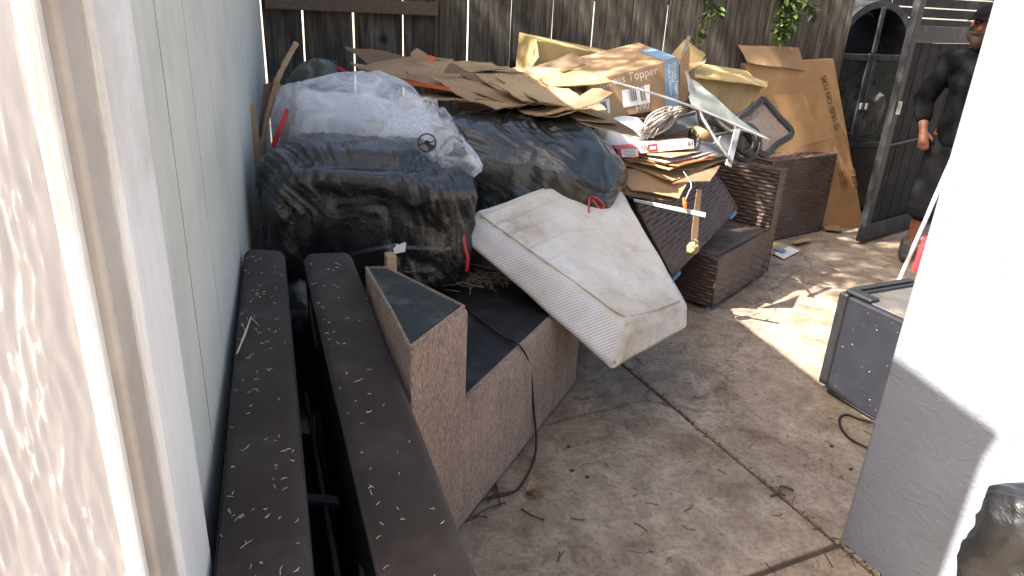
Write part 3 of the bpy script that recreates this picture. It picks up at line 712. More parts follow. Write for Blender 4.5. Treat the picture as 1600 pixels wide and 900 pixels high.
# dry leaf and twigs at the foot of the steps
vs = []; fs = []
lc = G(822, 768, .012); rr = random.Random(4)
for k in range(34):
    a = -1.2+k*.075; L = rr.uniform(.03, .085); d = V((math.cos(a), math.sin(a)*.9, rr.uniform(.1, .5))).normalized(); sdv = V((-d.y, d.x, 0))*.006
    n0 = len(vs); vs += [lc-sdv*.4, lc+d*L*.5-sdv+ZU*.006, lc+d*L, lc+d*L*.5+sdv+ZU*.001]; fs.append((n0, n0+1, n0+2, n0+3))
tag(link('dry_leaf', mesh(vs, fs), 'dry_leaf'), 'curled dry leaf at the foot of the carpeted steps', 'leaf')
vs, fs = [], []
for pts in ([(722, 818), (738, 800), (752, 782), (775, 772), (800, 768)], [(775, 756), (772, 775), (762, 785)], [(775, 756), (782, 790)], [(728, 815), (760, 795), (790, 785)], [(815, 795), (830, 805), (850, 812)], [(736, 810), (748, 806), (762, 808)]):
    tubedata([G(x, y, .006+.012*(k % 2)) for k, (x, y) in enumerate(pts)], .003, 5, vs, fs)
tag(link('twigs', mesh(vs, fs), 'twig'), 'dark twigs lying against the foot of the carpeted steps', 'twigs', kind='stuff')

# ================================================================ MATTRESS
E_bl = P(955, 588, 2.22); E_br = P(1078, 515, 2.60); E_tl = P(985, 505, 2.31); E_tr = P(1078, 478, 2.70)
F_bl = P(728, 388, 2.57); F_tl = P(727, 327, 2.64); F_tr = P(955, 255, 3.28); F_br = F_tr-V((.02, .05, .2))
mat_ = thing('mattress', V((.35, 2.75, .3)), 'stained white foam mattress sloping off the steps to the right', 'mattress')
def mcorner(u, v, w_):   # u along length (0 far,1 near), v across (0 left,1 right), w up
    bl = F_bl.lerp(E_bl, u); br = F_br.lerp(E_br, u); tl = F_tl.lerp(E_tl, u); tr = F_tr.lerp(E_tr, u)
    return bl.lerp(br, v).lerp(tl.lerp(tr, v), w_)
NU, NV, NW = 90, 48, 8
def rnd(x, r=.12): # soften the ends
    return x
bmx = {}
vs = []; fs = []; mi = []; uv = []
def mv(i, j, k):
    key = (i, j, k)
    if key in bmx: return bmx[key]
    u, v, w_ = i/NU, j/NV, k/NW
    # round the edges by pulling in
    du = min(u, 1-u)*1.0; dv = min(v, 1-v)*.62; dw = min(w_, 1-w_)*.2; r = .035
    p = mcorner(u, v, w_); c = mcorner(.5, .5, .5)
    def pull(d): return max(0, 1-d/r)
    ku, kv, kw = pull(du), pull(dv), pull(dw); cnt = (ku*kv+kv*kw+ku*kw)
    p = p+(mcorner(min(max(u, .04), .96), min(max(v, .06), .94), min(max(w_, .2), .8))-p)*min(1, cnt*.42)
    if k == NW:
        # quilting border and creases
        p.z += .012*noise.noise(p*6)
        for ui, ln_, dp in ((.06, .75, .016), (.15, .6, .014), (.25, .5, .018), (.36, .42, .012), (.47, .34, .010), (.6, .22, .006)):
            uu = ui-.10*v+.10*v*v; tt = max(0, 1-v/ln_)*min(1, v*18)
            dd = (u-uu)*.95; p.z += tt*dp*(-1.2*math.exp(-(dd/.013)**2)+.8*math.exp(-((dd-.03)/.022)**2))
    else: p += V((1, -1, .3))*.006*noise.noise(p*7)
    bmx[key] = len(vs); vs.append(p); uv.append((u*.95+v*.6, w_*.22+v*0)); return bmx[key]
for i in range(NU):
    for j in range(NV):
        fs.append((mv(i, j, NW), mv(i+1, j, NW), mv(i+1, j+1, NW), mv(i, j+1, NW))); mi.append(0)
        fs.append((mv(i, j+1, 0), mv(i+1, j+1, 0), mv(i+1, j, 0), mv(i, j, 0))); mi.append(1)
    for k in range(NW):
        fs.append((mv(i, 0, k), mv(i+1, 0, k), mv(i+1, 0, k+1), mv(i, 0, k+1))); mi.append(1)
        fs.append((mv(i+1, NV, k), mv(i, NV, k), mv(i, NV, k+1), mv(i+1, NV, k+1))); mi.append(1)
for j in range(NV):
    for k in range(NW):
        fs.append((mv(NU, j, k), mv(NU, j+1, k), mv(NU, j+1, k+1), mv(NU, j, k+1))); mi.append(2)
        fs.append((mv(0, j+1, k), mv(0, j, k), mv(0, j, k+1), mv(0, j+1, k+1))); mi.append(1)
body = link('foam_body', mesh(vs, fs, mi, uv), ['mattress_top', 'mattress_side', 'mattress_top'], mat_, smooth=True)
def rim(pts, r=.005): return link('piping', tube(spline(pts, 6), r, 6), 'mattress_top', body, smooth=True)
rim([mcorner(u, .03, .985)+ZU*.004 for u in (.06, .2, .4, .6, .8, .93)]+[mcorner(.955, .1, .99)+ZU*.003, mcorner(.965, .3, .99)+ZU*.004, mcorner(.965, .6, .99)+ZU*.004, mcorner(.955, .88, .99)+ZU*.003])

# ================================================================ BAGS
def bagthing(name, me, mat, label, group=None):
    t = link(name, me, mat, smooth=True); return tag(t, label, 'bag', group)
GB = 'black rubbish bags in the pile'
b1 = bagmesh((-.575, 2.74, .735), (.405, .30, .265), R_(4), .42, .5, 3, (11, 3, 5), .018, 420, 240, lump=.05, fine=.3, pleat=.0075, floor=.47)
b1 = sag(b1, lambda p: V((p.x, p.y, p.z-.10*max(0, (p.x+.45))**1.2*(1 if p.z > .6 else 0)*1.2)))
B1 = bagthing('trash_bag', b1, 'bag_black', 'big square black rubbish bag sitting above the brown sofa sections', GB)
b2 = bagmesh((.03, 3.29, .80), (.455, .36, .265), R_(-12), .7, .85, 11, (4, 9, 6), .018, 420, 220, lump=.07, fine=.3, pleat=.007, pdir=(.3, .3, .9), tilt=(R_(6), R_(8)))
B2 = bagthing('trash_bag', b2, 'bag_olive', 'black rubbish bag lying on the head of the mattress', GB)
b3 = bagmesh((-.72, 2.62, .26), (.3, .27, .27), .3, .7, .7, 21, (8, 3, 8), .02, 90, 60, floor=.01)
B3 = bagthing('trash_bag', b3, 'bag_black', 'black bag low in the dark behind the brown sofa sections', GB)
b4 = bagmesh((-1.0, 3.66, .70), (.22, .26, .42), .2, .7, .7, 31, (5, 5, 3), .025, 110, 80, pinch=.08)
B4 = bagthing('trash_bag', b4, 'bag_green', 'dark green bag at the back in the fence corner', GB)
b5 = bagmesh((-.55, 3.45, .42), (.6, .38, .42), .2, .6, .6, 41, (5, 5, 3), .025, 90, 60, floor=.01)
B5 = bagthing('trash_bag', b5, 'bag_black', 'black bag buried under the white bag', GB)
b6 = bagmesh((.15, 3.75, .4), (.5, .3, .4), .1, .6, .6, 51, (5, 5, 3), .025, 90, 60, floor=.01)
B6 = bagthing('trash_bag', b6, 'bag_black', 'black bag buried under the flattened cardboard', GB)
# drawstrings and trimmings of the bags
def strap(pts, mat, parent, w_=.010, name='drawstring'):
    pts = spline(pts, 6); vs = []; fs = []
    for i, p in enumerate(pts):
        d = (pts[min(i+1, len(pts)-1)]-pts[max(i-1, 0)]).normalized(); sd = d.cross((p-EYE).normalized()).normalized()*w_/2; up = (EYE-p).normalized()*.001
        vs += [p-sd+up, p+sd+up, p+sd-up, p-sd-up]
    for i in range(len(pts)-1):
        for j in range(4): fs.append((i*4+j, i*4+(j+1) % 4, i*4+4+(j+1) % 4, i*4+4+j))
    fs += [(3, 2, 1, 0), tuple(len(vs)-4+j for j in range(4))]
    return link(name, mesh(vs, fs), mat, parent)
strap([P(724, 366, 2.52), P(727, 385, 2.5), P(731, 405, 2.5), P(729, 424, 2.5)], 'red_tape', B1, .011)
bv1 = bvh_of(B1)
def onto(bv, x, y, lift=.004):
    r = ray(x, y).normalized(); h = bv.ray_cast(EYE, r)
    return (h[0]-r*lift) if h[0] is not None else P(x, y, 2.6)
strap([onto(bv1, x, y) for x, y in ((545, 398), (575, 391), (600, 386), (618, 384), (645, 387), (675, 388), (705, 388))], 'bag_black', B1, .014, 'bag_hem')
pc = onto(bv1, 624, 385, .01)
tag(link('paper_scrap', sheet([pc+imx*-.03+imy*.012, pc+imx*.026+imy*.016, pc+imx*.02-imy*.02, pc+imx*-.016-imy*.026], .001, .01, 5, 6, 6, edge=.006), ['paper', 'paper']), 'crumpled pale paper scrap stuck to the big black bag', 'paper')
bv2 = bvh_of(B2)
q0 = onto(bv2, 921, 308)
strap([q0, P(920, 322, q0.y-.03), P(920, 337, q0.y-.03)], 'red_tape', B2, .007)
strap([q0, P(930, 308, q0.y-.03), P(944, 320, q0.y-.03), P(938, 326, q0.y-.03), P(926, 312, q0.y-.03)], 'red_tape', B2, .006)
strap([P(512, 120, 3.6), P(520, 110, 3.58), P(533, 107, 3.58), P(541, 116, 3.58), P(538, 125, 3.6)], 'red_tape', B4, .012)

# white translucent bag with foam packing
WB = thing('white_bag', V((-.72, 3.2, .8)), 'large white translucent bag full of packing behind the black bag', 'bag')
wb = bagmesh((-.73, 3.28, .99), (.37, .28, .215), R_(-3), .55, .6, 61, (6, 5, 9), .016, 160, 100, lump=.04)
wb = sag(wb, lambda p: V((p.x, p.y, p.z-.38*max(0, p.x+.66)*(1 if p.z > .95 else .2))))
link('bag_film', wb, 'film_white', WB, smooth=True)
for q, (c, r, sd) in enumerate((((-.80, 3.25, .96), (.2, .16, .15), 3), ((-.55, 3.27, .93), (.16, .16, .13), 5))):
    link('packing_foam', bagmesh(c, r, .3, .4, .4, 70+sd, (6, 6, 6), .014, 50, 30), 'white_foam', WB, smooth=True)
link('packing_box', obox(V((-.98, 3.12, .86)), V((.2, -.03, .02)), V((.02, .2, 0)), V((-.01, 0, .2)), .006, 1), 'paper', WB)
link('packing_box', obox(V((-.72, 3.1, .84)), V((.22, .04, -.03)), V((-.02, .22, 0)), V((.02, 0, .19)), .006, 1), 'white_foam', WB)
link('packing_box', obox(V((-1.04, 3.08, .86)), V((.05, -.02, .0)), V((.02, .2, 0)), V((0, 0, .16)), .004, 1), 'kraft', WB)
link('packing_sheet', sheet([P(555, 197, 3.0), P(600, 188, 3.0), P(612, 215, 2.98), P(566, 223, 2.98)], .002, .004, 3, 4, 4), ['paper', 'paper'], WB)
strap([P(450, 170, 3.05), P(440, 195, 3.0), P(430, 220, 2.98), P(425, 238, 2.97)], 'red_tape', WB, .022)
strap([P(425, 236, 2.97), P(440, 234, 2.96), P(455, 230, 2.96)], 'red_tape', WB, .014)

# clear crumpled bag with a round black print
CBc = thing('clear_bag', V((-.33, 2.8, .95)), 'crumpled clear plastic bag with a round black wheel print', 'bag')
c0 = P(675, 222, 2.77)
cbm = bagmesh((0, 0, 0), (.215, .12, .115), 0, .8, .85, 81, (9, 7, 9), .03, 130, 80, lump=.06, fine=.6)
ax1 = (P(742, 275, 2.62)-P(612, 175, 2.92)).normalized(); ax2 = (EYE-c0).normalized(); ax2 = (ax2-ax1*ax2.dot(ax1)).normalized(); ax3 = ax1.cross(ax2)
if ax3.z < 0: ax3 = -ax3
cbm = sag(cbm, lambda p: c0+ax1*(p.x*1.02)+ax2*p.y*.7+ax3*p.z*(.95-.6*p.x/.2*.45))
CB = link('bag_film', cbm, 'film_clear', CBc, smooth=True)
bvc = bvh_of(CB)
def print_on(bv, cx_, cy_, fn, name, mat, parent):
    vs, fs = fn; pts = []
    for x, y in vs: pts.append(onto(bv, cx_+x, cy_+y, .004))
    return link(name, mesh(pts, fs), mat, parent)
def ringpoly(r0, r1, a0, a1, n=20, o=(0, 0)):
    vs = []; fs = []
    for i in range(n+1):
        a = a0+(a1-a0)*i/n
        vs += [(o[0]+r0*math.cos(a), o[1]+r0*math.sin(a)), (o[0]+r1*math.cos(a), o[1]+r1*math.sin(a))]
    for i in range(n): fs.append((2*i, 2*i+1, 2*i+3, 2*i+2))
    return vs, fs
ctrp = onto(bvc, 667, 223); 
def flatprint(fn, name):
    vs, fs = fn; dpt = (ctrp-EYE).dot(fw)
    return link(name, mesh([EYE+ray(667+x, 223+y)*(min((onto(bvc, 667+x, 223+y)-EYE).dot(fw), dpt+.02)-.004) for x, y in vs], fs), 'ink', CB)
flatprint(ringpoly(12.6, 15, 0, 6.2832, 28), 'wheel_print'); flatprint(ringpoly(0.2, 4, 0, 6.2832, 14), 'wheel_print')
flatprint(ringpoly(4, 13, .35, 1.35, 8), 'wheel_print'); flatprint(([(-13, 3), (-4, 0), (-4, 1.6), (-13, 5)], [(0, 1, 2, 3)]), 'wheel_print'); flatprint(([(4, -1), (12, -4), (12, -2), (4, 1)], [(0, 1, 2, 3)]), 'wheel_print')

# shiny black bag in the sun at the right edge
c7 = P(1680, 830, 1.28)
b7 = bagmesh((c7.x, c7.y, .31), (.12, .15, .31), .4, .7, .75, 91, (6, 6, 3), .03, 260, 200, lump=.06, fine=.35, pleat=.008, pdir=(.9, .3, .2), floor=.01)
bagthing('trash_bag', b7, 'bag_glossy', 'crumpled shiny black bag in the sun at the lower right edge', None)

# ================================================================ WICKER FURNITURE
def weave(q, n, p_=.02, rib=.05, h=.008):
    """woven face: quad TL,TR,BR,BL, real strand relief"""
    q = [V(x) for x in q]; n = n.normalized()
    lu = ((q[1]-q[0]).length+(q[2]-q[3]).length)/2; lv = ((q[3]-q[0]).length+(q[2]-q[1]).length)/2
    nu = max(4, int(lu/rib*5)); ns = max(2, int(lv/p_)); nv = ns*5
    def fn(u, v):
        s_ = v*ns; j = min(int(s_), ns-1); f = s_-j
        prof = math.sqrt(max(0, 1-(2*f-1)**2)) if 0 < f < 1 else 0
        wv = .5+.5*math.sin(u*lu/rib*math.pi+j*math.pi)
        return bil(q, u, v)+n*(h*prof*(.25+.75*wv)+.0012)
    return mesh(*grid(fn, nu, nv))
def wblock(parent, name, o, ux, uy, uz, faces='frt', p_=.02):
    """block with woven skins; o corner, ux along front, uy depth, uz height"""
    b = link(name, obox(o, ux, uy, uz, .006, 2), 'wicker', parent)
    F4 = {'f': ([o+uz, o+ux+uz, o+ux, o], -uy), 'b': ([o+uy+ux+uz, o+uy+uz, o+uy, o+uy+ux], uy), 'l': ([o+uy+uz, o+uz, o, o+uy], -ux),
          'r': ([o+ux+uz, o+ux+uy+uz, o+ux+uy, o+ux], ux), 't': ([o+uy+uz, o+uy+ux+uz, o+ux+uz, o+uz], uz)}
    for k in faces:
        q, n = F4[k]; c = sum(q, V())/4; q = [x.lerp(c, .012) for x in q]
        me = weave(q, n, p_)
        pn = me.polygons[len(me.polygons)//2].normal
        if pn.dot(n) < 0: me.flip_normals()
        link('woven_face', me, 'wicker', b, smooth=True)
    # corner strands
    for a_, c_ in ((o, o+uz), (o+ux, o+ux+uz), (o+uz, o+ux+uz), (o+uz, o+uy+uz), (o+ux+uz, o+ux+uy+uz)):
        link('edge_strand', tube([a_, a_.lerp(c_, .5), c_], .007, 6), 'wicker', b, smooth=True)
    return b
def foot(parent, p, d, n): return link('foot', obox(p, d*.07, n*.03, ZU*.022, .003, 1), 'blue_plastic', parent)
GW = 'brown wicker sofa units'
# corner seat standing on the floor
c1 = G(1110, 487); c2 = G(1195, 430); wd = (c2-c1).normalized(); wn = V((-wd.y, wd.x, 0)); wl = .74
w1 = thing('wicker_seat', c1+wd*.35+wn*.3, 'brown wicker seat unit with one raised side panel, standing on the patio', 'wicker seat', GW)
for p in (c1+wd*.01+wn*.01, c1+wd*.62+wn*.01, c1+wd*.01+wn*.5): foot(w1, V((p.x, p.y, .001)), wd, wn)
wblock(w1, 'seat_base', c1+ZU*.024, wd*wl, wn*.66, ZU*.29, 'fl')
link('seat_panel', obox(c1+wd*.02+wn*.02+ZU*.316, wd*(wl-.04), wn*.62, ZU*.004, .001, 1), 'seat_dust', w1)
wblock(w1, 'side_panel', c1+wd*(wl+.005)+ZU*.024, wd*.085, wn*.68, ZU*.66, 'flt', .022)
vs, fs = [], []; rr = random.Random(12)
for i in range(420):
    p = c1+wd*rr.uniform(.02, wl-.04)+wn*(rr.random()**1.0*.55+.05)+ZU*(.322+rr.random()*.01); a = rr.random()*6.28; d = V((math.cos(a), math.sin(a), 0))*rr.uniform(.003, .009)
    tubedata([p-d, p+d], .0009, 4, vs, fs)
tag(link('leaf_litter', mesh(vs, fs), 'dry_leaf'), 'dry leaf litter lying on the low wicker seat', 'litter', kind='stuff')
# block at the back
k1 = G(1207, 377); k2 = G(1281, 361); kd = (k2-k1).normalized(); kn = V((-kd.y, kd.x, 0)); kz = .60
k0 = k1-kd*.16
w2 = thing('wicker_seat', k1+kd*.2+kn*.2, 'upright brown wicker seat unit beside the tall carton', 'wicker seat', GW)
wblock(w2, 'seat_base', k0+ZU*.004, kd*((k2-k1).length+.16), kn*.34, ZU*kz, 'frt', .022)
# unit tipped on its side over the corner seat
tl, tr, br, bl = P(992, 318, 3.45), P(1112, 262, 3.88), P(1150, 325, 3.86), P(1050, 432, 3.42)
w3 = thing('wicker_seat', (bl+br)/2, 'dark wicker seat unit tipped on its side against the mattress', 'wicker seat', GW)
nf3 = (tr-tl).cross(bl-tl).normalized(); nf3 = -nf3 if nf3.dot(EYE-tl) < 0 else nf3
b_ = link('seat_base', facebox(tl, tr, br, bl, -nf3*.34, .006, 2), 'wicker', w3)
me = weave([tl, tr, br, bl], nf3, .021); 
if me.polygons[len(me.polygons)//2].normal.dot(nf3) < 0: me.flip_normals()
link('woven_face', me, 'wicker', b_, smooth=True)
for a_, c_ in ((tl, tr), (tr, br), (br, bl), (bl, tl)): link('edge_strand', tube([a_+nf3*.002, c_+nf3*.002], .008, 6), 'wicker', b_, smooth=True)
dd = (br-bl).normalized(); du = (tl-bl).normalized()
for p in (bl+dd*.0, br-dd*.075): link('foot', obox(p-du*.03-nf3*.05, dd*.07, nf3*.05, du*.026, .003, 1), 'blue_plastic', w3)

# ================================================================ CARDBOARD
def board(q, label, mat='kraft', th=.006, bend=.016, seed=1, cat='cardboard', group='loose cardboard sheets', name='cardboard_sheet', **kw):
    return tag(link(name, sheet(q, th, bend, seed, **kw), [mat, 'kraft_edge']), label, cat, group)
def PQ(*a): return [P(x, y, Y) for x, y, Y in a]
GC = 'flattened cardboard on top of the pile'
board(PQ((770, 118, 3.55), (880, 128, 3.7), (965, 187, 3.35), (842, 165, 3.2)), 'broad pale flattened sheet drooping over the black bag at the front', 'kraft_light', seed=3, bend=.016, group=GC)
board(PQ((822, 108, 3.68), (938, 112, 3.75), (957, 126, 3.6), (864, 133, 3.45)), 'small pale flap sticking out over the printed carton', 'kraft_yellow', seed=4, group=GC)
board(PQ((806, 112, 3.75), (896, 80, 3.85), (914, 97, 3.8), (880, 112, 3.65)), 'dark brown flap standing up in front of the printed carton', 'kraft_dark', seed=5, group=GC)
board(PQ((557, 112, 3.7), (640, 92, 3.9), (720, 132, 3.5), (700, 142, 3.35)), 'brown sheet with a red printed edge above the white bag', 'kraft', seed=6, group=GC)
strp = PQ((560, 117, 3.64), (640, 128, 3.50), (704, 141, 3.325))
tag(link('cardboard_strip', sheet([strp[0]+imy*.012, strp[2]+imy*.012, strp[2]-imy*.006, strp[0]-imy*.006], .004, .004, 3), ['kraft_red', 'kraft_edge']), 'long red strip of card along the left edge of the pile', 'cardboard', GC)
board(PQ((572, 103, 3.85), (628, 100, 3.9), (634, 121, 3.82), (578, 126, 3.75)), 'upright brown flap behind the white bag', 'kraft', seed=8, group=GC)
board(PQ((633, 101, 3.85), (646, 92, 3.9), (668, 116, 3.75), (640, 120, 3.75)), 'small torn dark flap at the left end of the pile', 'kraft_dark', seed=9, group=GC)
board(PQ((643, 82, 3.95), (652, 76, 3.97), (672, 96, 3.93), (645, 104, 3.9)), 'torn pointed flap sticking up against the fence', 'kraft', seed=10, edge=.015, group=GC)
board(PQ((665, 88, 3.95), (710, 94, 3.98), (700, 106, 3.92), (660, 104, 3.92)), 'brown flap with an orange tape corner near the fence', 'kraft', seed=11, edge=.01, group=GC)
oc = PQ((671, 86, 3.93), (681, 89, 3.93), (677, 103, 3.9), (667, 104, 3.9))
tag(link('orange_tape', sheet(oc, .002, .003, 2, 4, 4), ['orange', 'orange']), 'bright orange tape on the flap near the fence', 'tape')
board(PQ((622, 156, 3.42), (700, 146, 3.55), (770, 156, 3.4), (700, 160, 3.25)), 'pale sheet lowest of the pile lying on the white bag', 'kraft_light', seed=12, group=GC)
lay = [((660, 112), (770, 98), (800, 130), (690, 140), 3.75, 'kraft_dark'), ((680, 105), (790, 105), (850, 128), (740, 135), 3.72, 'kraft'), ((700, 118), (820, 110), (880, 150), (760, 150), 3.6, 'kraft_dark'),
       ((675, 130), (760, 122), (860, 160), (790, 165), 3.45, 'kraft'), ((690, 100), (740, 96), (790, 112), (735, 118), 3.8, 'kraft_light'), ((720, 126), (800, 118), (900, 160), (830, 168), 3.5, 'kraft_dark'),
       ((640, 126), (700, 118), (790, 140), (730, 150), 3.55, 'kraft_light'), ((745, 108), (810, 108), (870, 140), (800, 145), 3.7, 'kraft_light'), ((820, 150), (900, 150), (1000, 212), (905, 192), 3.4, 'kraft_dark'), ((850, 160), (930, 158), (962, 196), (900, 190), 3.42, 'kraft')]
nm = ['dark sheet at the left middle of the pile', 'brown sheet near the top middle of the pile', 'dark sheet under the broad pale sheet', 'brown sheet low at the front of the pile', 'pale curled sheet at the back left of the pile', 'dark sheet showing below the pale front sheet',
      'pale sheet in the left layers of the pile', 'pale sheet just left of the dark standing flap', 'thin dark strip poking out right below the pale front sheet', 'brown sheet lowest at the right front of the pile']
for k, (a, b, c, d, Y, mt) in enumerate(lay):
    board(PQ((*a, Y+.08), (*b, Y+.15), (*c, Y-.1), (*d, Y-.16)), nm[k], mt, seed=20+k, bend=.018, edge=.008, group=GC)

rr = random.Random(44); lay2 = []
for k in range(24):
    x = rr.uniform(610, 900); y = 104+(x-600)*.17+rr.uniform(-10, 22); Y = 3.72-(x-600)*.0006-(y-120)*.006+rr.uniform(-.05, .05); w_ = rr.uniform(45, 95); a = rr.uniform(-.25, .5); h_ = rr.uniform(8, 20)
    lay2.append((x, y, Y, w_, a, h_, (rr.uniform(.4, .7), rr.uniform(-.03, .04)), k % 4, 0 if x < 700 else 1 if x < 800 else 2, k))
for x, y, Y, w_, a, h_, fo, ci, zi, k in lay2:
    cx_, sy_ = w_*math.cos(a), w_*math.sin(a)*.5
    same = sorted(t[0] for t in lay2 if t[7] == ci and t[8] == zi); i = same.index(x); n_ = len(same)
    od = '' if n_ == 1 else 'leftmost ' if i == 0 else 'rightmost ' if i == n_-1 else 'second from left ' if i == 1 else 'third from left '
    lab = od+('brown', 'dark', 'pale', 'speckled')[ci]+' torn cardboard layer among the sheets '+('above the white bag', 'in the middle of the heap', 'over the quilted black bag')[zi]
    board(PQ((x-cx_, y-sy_-h_*.3, Y+.03), (x+cx_*.6, y-h_, Y+.12), (x+cx_, y+sy_, Y-.04), (x-cx_*.3, y+h_*.7, Y-.1)), lab, ('kraft', 'kraft_dark', 'kraft_light', 'kraft_edge')[ci], seed=100+k, bend=.022, edge=.02, group=GC, fold=fo)

def carton(face, dep, label, mat='kraft', name='cardboard_box', off=.004, group=None):
    q = [V(p) for p in face]; dep = V(dep)
    pn = (q[1]-q[0]).cross(q[3]-q[0]).normalized(); q[2] = q[2]-pn*(q[2]-q[0]).dot(pn)
    t = thing(name, (q[2]+q[3])/2+dep/2, label, 'box', group)
    body = link('body', facebox(*q, dep, off, 1), mat, t)
    return t, body, q
# printed carton
f_ = [P(915, 128, 3.72), P(1062, 90, 3.98), P(1058, 168, 3.96), P(922, 190, 3.70)]
PT, PB, q = carton(f_, V((-.17, .39, .05)), 'kraft carton with a blue printed end and white barcode labels on the pile', 'kraft')
ux = (q[1]-q[0]).normalized(); uy = (q[0]-q[3]).normalized(); L = (q[1]-q[0]).length; Hh = (q[0]-q[3]).length
nfc = ux.cross(uy); 
def FQ(u, v, d=.002): return bil([q[3], q[2], q[1], q[0]], u, v)+nfc*d
def fpoly(u0, v0, u1, v1, mat, name, parent, d=.0025): return link(name, mesh([FQ(u0, v0, d), FQ(u1, v0, d), FQ(u1, v1, d), FQ(u0, v1, d)], [(0, 1, 2, 3)]), mat, parent)
fpoly(.83, .02, .985, .985, 'blue_print', 'blue_panel', PB)
top = [f_[0], f_[1], f_[1]+V((-.17, .39, .05)), f_[0]+V((-.17, .39, .05))]
tn = (top[1]-top[0]).cross(top[3]-top[0]).normalized()
link('blue_panel', mesh([bil(top, .83, .01)+tn*.003, bil(top, .985, .01)+tn*.003, bil(top, .985, .6)+tn*.003, bil(top, .83, .6)+tn*.003], [(0, 1, 2, 3)]), 'blue_print', PB)
lettering('Mattress Topper', .062, FQ(.03, .74), ux, uy, 'ink_pale', PB)
lb = fpoly(.36, .20, .66, .60, 'paper', 'shipping_label', PB, .003)
barcode(FQ(.44, .3), ux, uy, .045, .07, lb, 4, .005); barcode(FQ(.56, .27), ux, uy, .035, .08, lb, 6, .005)
lb2 = fpoly(.11, .12, .22, .48, 'paper', 'shipping_label', PB, .003); barcode(FQ(.125, .18), ux, uy, .04, .05, lb2, 8, .005)
lettering('H90', .05, FQ(.5, .05), ux, uy, 'ink_pale', PB)
for k, (tx, vv) in enumerate((('Mattress Topper', .905), ('TP-HM-SF', .87), ('Made in Vietnam', .84))):
    lettering(tx, .024, FQ(vv+.02, .93), -uy, ux, 'paper', PB, lift=.003)
for v_ in (.04, .14):
    pass
fl = [f_[1]+ux*.003+uy*.0, f_[1]+ux*.075+uy*.045+V((0, .02, 0)), f_[2]+ux*.065+V((0, .02, .03)), f_[2]+ux*.003]
link('end_flap', sheet(fl, .004, .004, 7, 6, 6), ['kraft', 'kraft_edge'], PB)
# pale carton behind it
f2 = [P(838, 62, 4.12), P(985, 92, 4.42), P(975, 140, 4.38), P(832, 118, 4.1)]
CT, CBd, q2 = carton(f2, V((-.1, .14, .03)), 'long pale open carton against the fence behind the printed carton', 'kraft_yellow')
link('end_flap', sheet([P(838, 62, 4.12), P(842, 90, 3.98), P(830, 106, 4.0), P(829, 100, 4.08)], .004, .003, 3, 5, 5), ['kraft_light', 'kraft_edge'], CBd)
board(PQ((988, 74, 4.35), (1012, 78, 4.38), (1010, 92, 4.35), (988, 90, 4.32)), 'small pale carton flap peeking up behind the printed carton', 'kraft_yellow', seed=33, group=GC)
# corrugated carton on the right
f3 = [P(1088, 122, 4.25), P(1192, 136, 4.5), P(1150, 184, 4.42), P(1086, 160, 4.22)]
YT, YB, q3 = carton(f3, V((-.05, .2, .08)), 'yellowish corrugated carton between the printed carton and the tall one', 'kraft_yellow')
board(PQ((1083, 108, 4.32), (1200, 128, 4.62), (1196, 140, 4.46), (1083, 124, 4.2)), 'torn pale lid on the corrugated carton', 'kraft_yellow', seed=35, edge=.012, group='carton lids')
n3 = (q3[1]-q3[0]).cross(q3[3]-q3[0]).normalized(); n3 = -n3 if n3.dot(EYE-q3[0]) < 0 else n3
vs, fs = [], []
for k in range(24):
    u = (k+.5)/24; tubedata([bil(q3, u, .06)+n3*.001, bil(q3, u, .5)+n3*.001, bil(q3, u, .95)+n3*.001], .0032, 5, vs, fs)
link('flutes', mesh(vs, fs), 'kraft_light', YB)
board(PQ((1048, 88, 4.25), (1070, 62, 4.3), (1102, 86, 4.34), (1078, 118, 4.26)), 'square of card standing on its corner against the fence', 'kraft_yellow', seed=36, group='carton lids')
board(PQ((1070, 100, 4.28), (1104, 92, 4.36), (1100, 100, 4.3), (1072, 116, 4.22)), 'folded card under the square one by the fence', 'kraft', seed=37, group='carton lids')
tag(link('plastic_strip', sheet(PQ((1074, 58, 4.2), (1079, 57, 4.2), (1072, 90, 4.1), (1064, 88, 4.1)), .006, .003, 2, 4, 8), ['grey_cloth', 'grey_cloth']), 'narrow grey green plastic strip standing beside the printed carton', 'strip')

# tall carton leaning on the fence
tl, tr, br, bl = P(1164, 100, 5.12), P(1303, 92, 5.34), P(1343, 352, 5.56), P(1222, 366, 5.28)
TT, TB, tq = carton([tl, tr, br, bl], V((-.03, .11, 0)), 'tall open brown carton leaning on the fence beside the gate', 'kraft_tan')
tl, tr, br, bl = tq; uxT = (tr-tl).normalized(); dnT = (br-tr).normalized()
link('front_flap', sheet([P(1153, 71, 5.14), P(1247, 75, 5.24), P(1258, 111, 5.26), P(1168, 99, 5.09)], .004, .008, 3, 8, 6), ['kraft', 'kraft_edge'], TB)
link('side_flap', sheet([P(1240, 70, 5.45), P(1293, 58, 5.52), P(1306, 84, 5.44), P(1262, 98, 5.38)], .004, .006, 5, 8, 6), ['kraft', 'kraft_edge'], TB)
link('back_flap', sheet([P(1135, 82, 5.32), P(1160, 80, 5.34), P(1168, 100, 5.26), P(1134, 104, 5.25)], .004, .006, 6, 6, 4), ['kraft_dark', 'kraft_edge'], TB)
nT = uxT.cross(-dnT).normalized(); nT = -nT if nT.dot(EYE-tl) < 0 else nT
txo = PL(1282, 121, tl, nT)
lettering('SKU NO.:BF81-D', .061, txo, PL(1303, 200, tl, nT)-txo, PL(1300, 118, tl, nT)-txo, 'ink', TB, lift=.004)
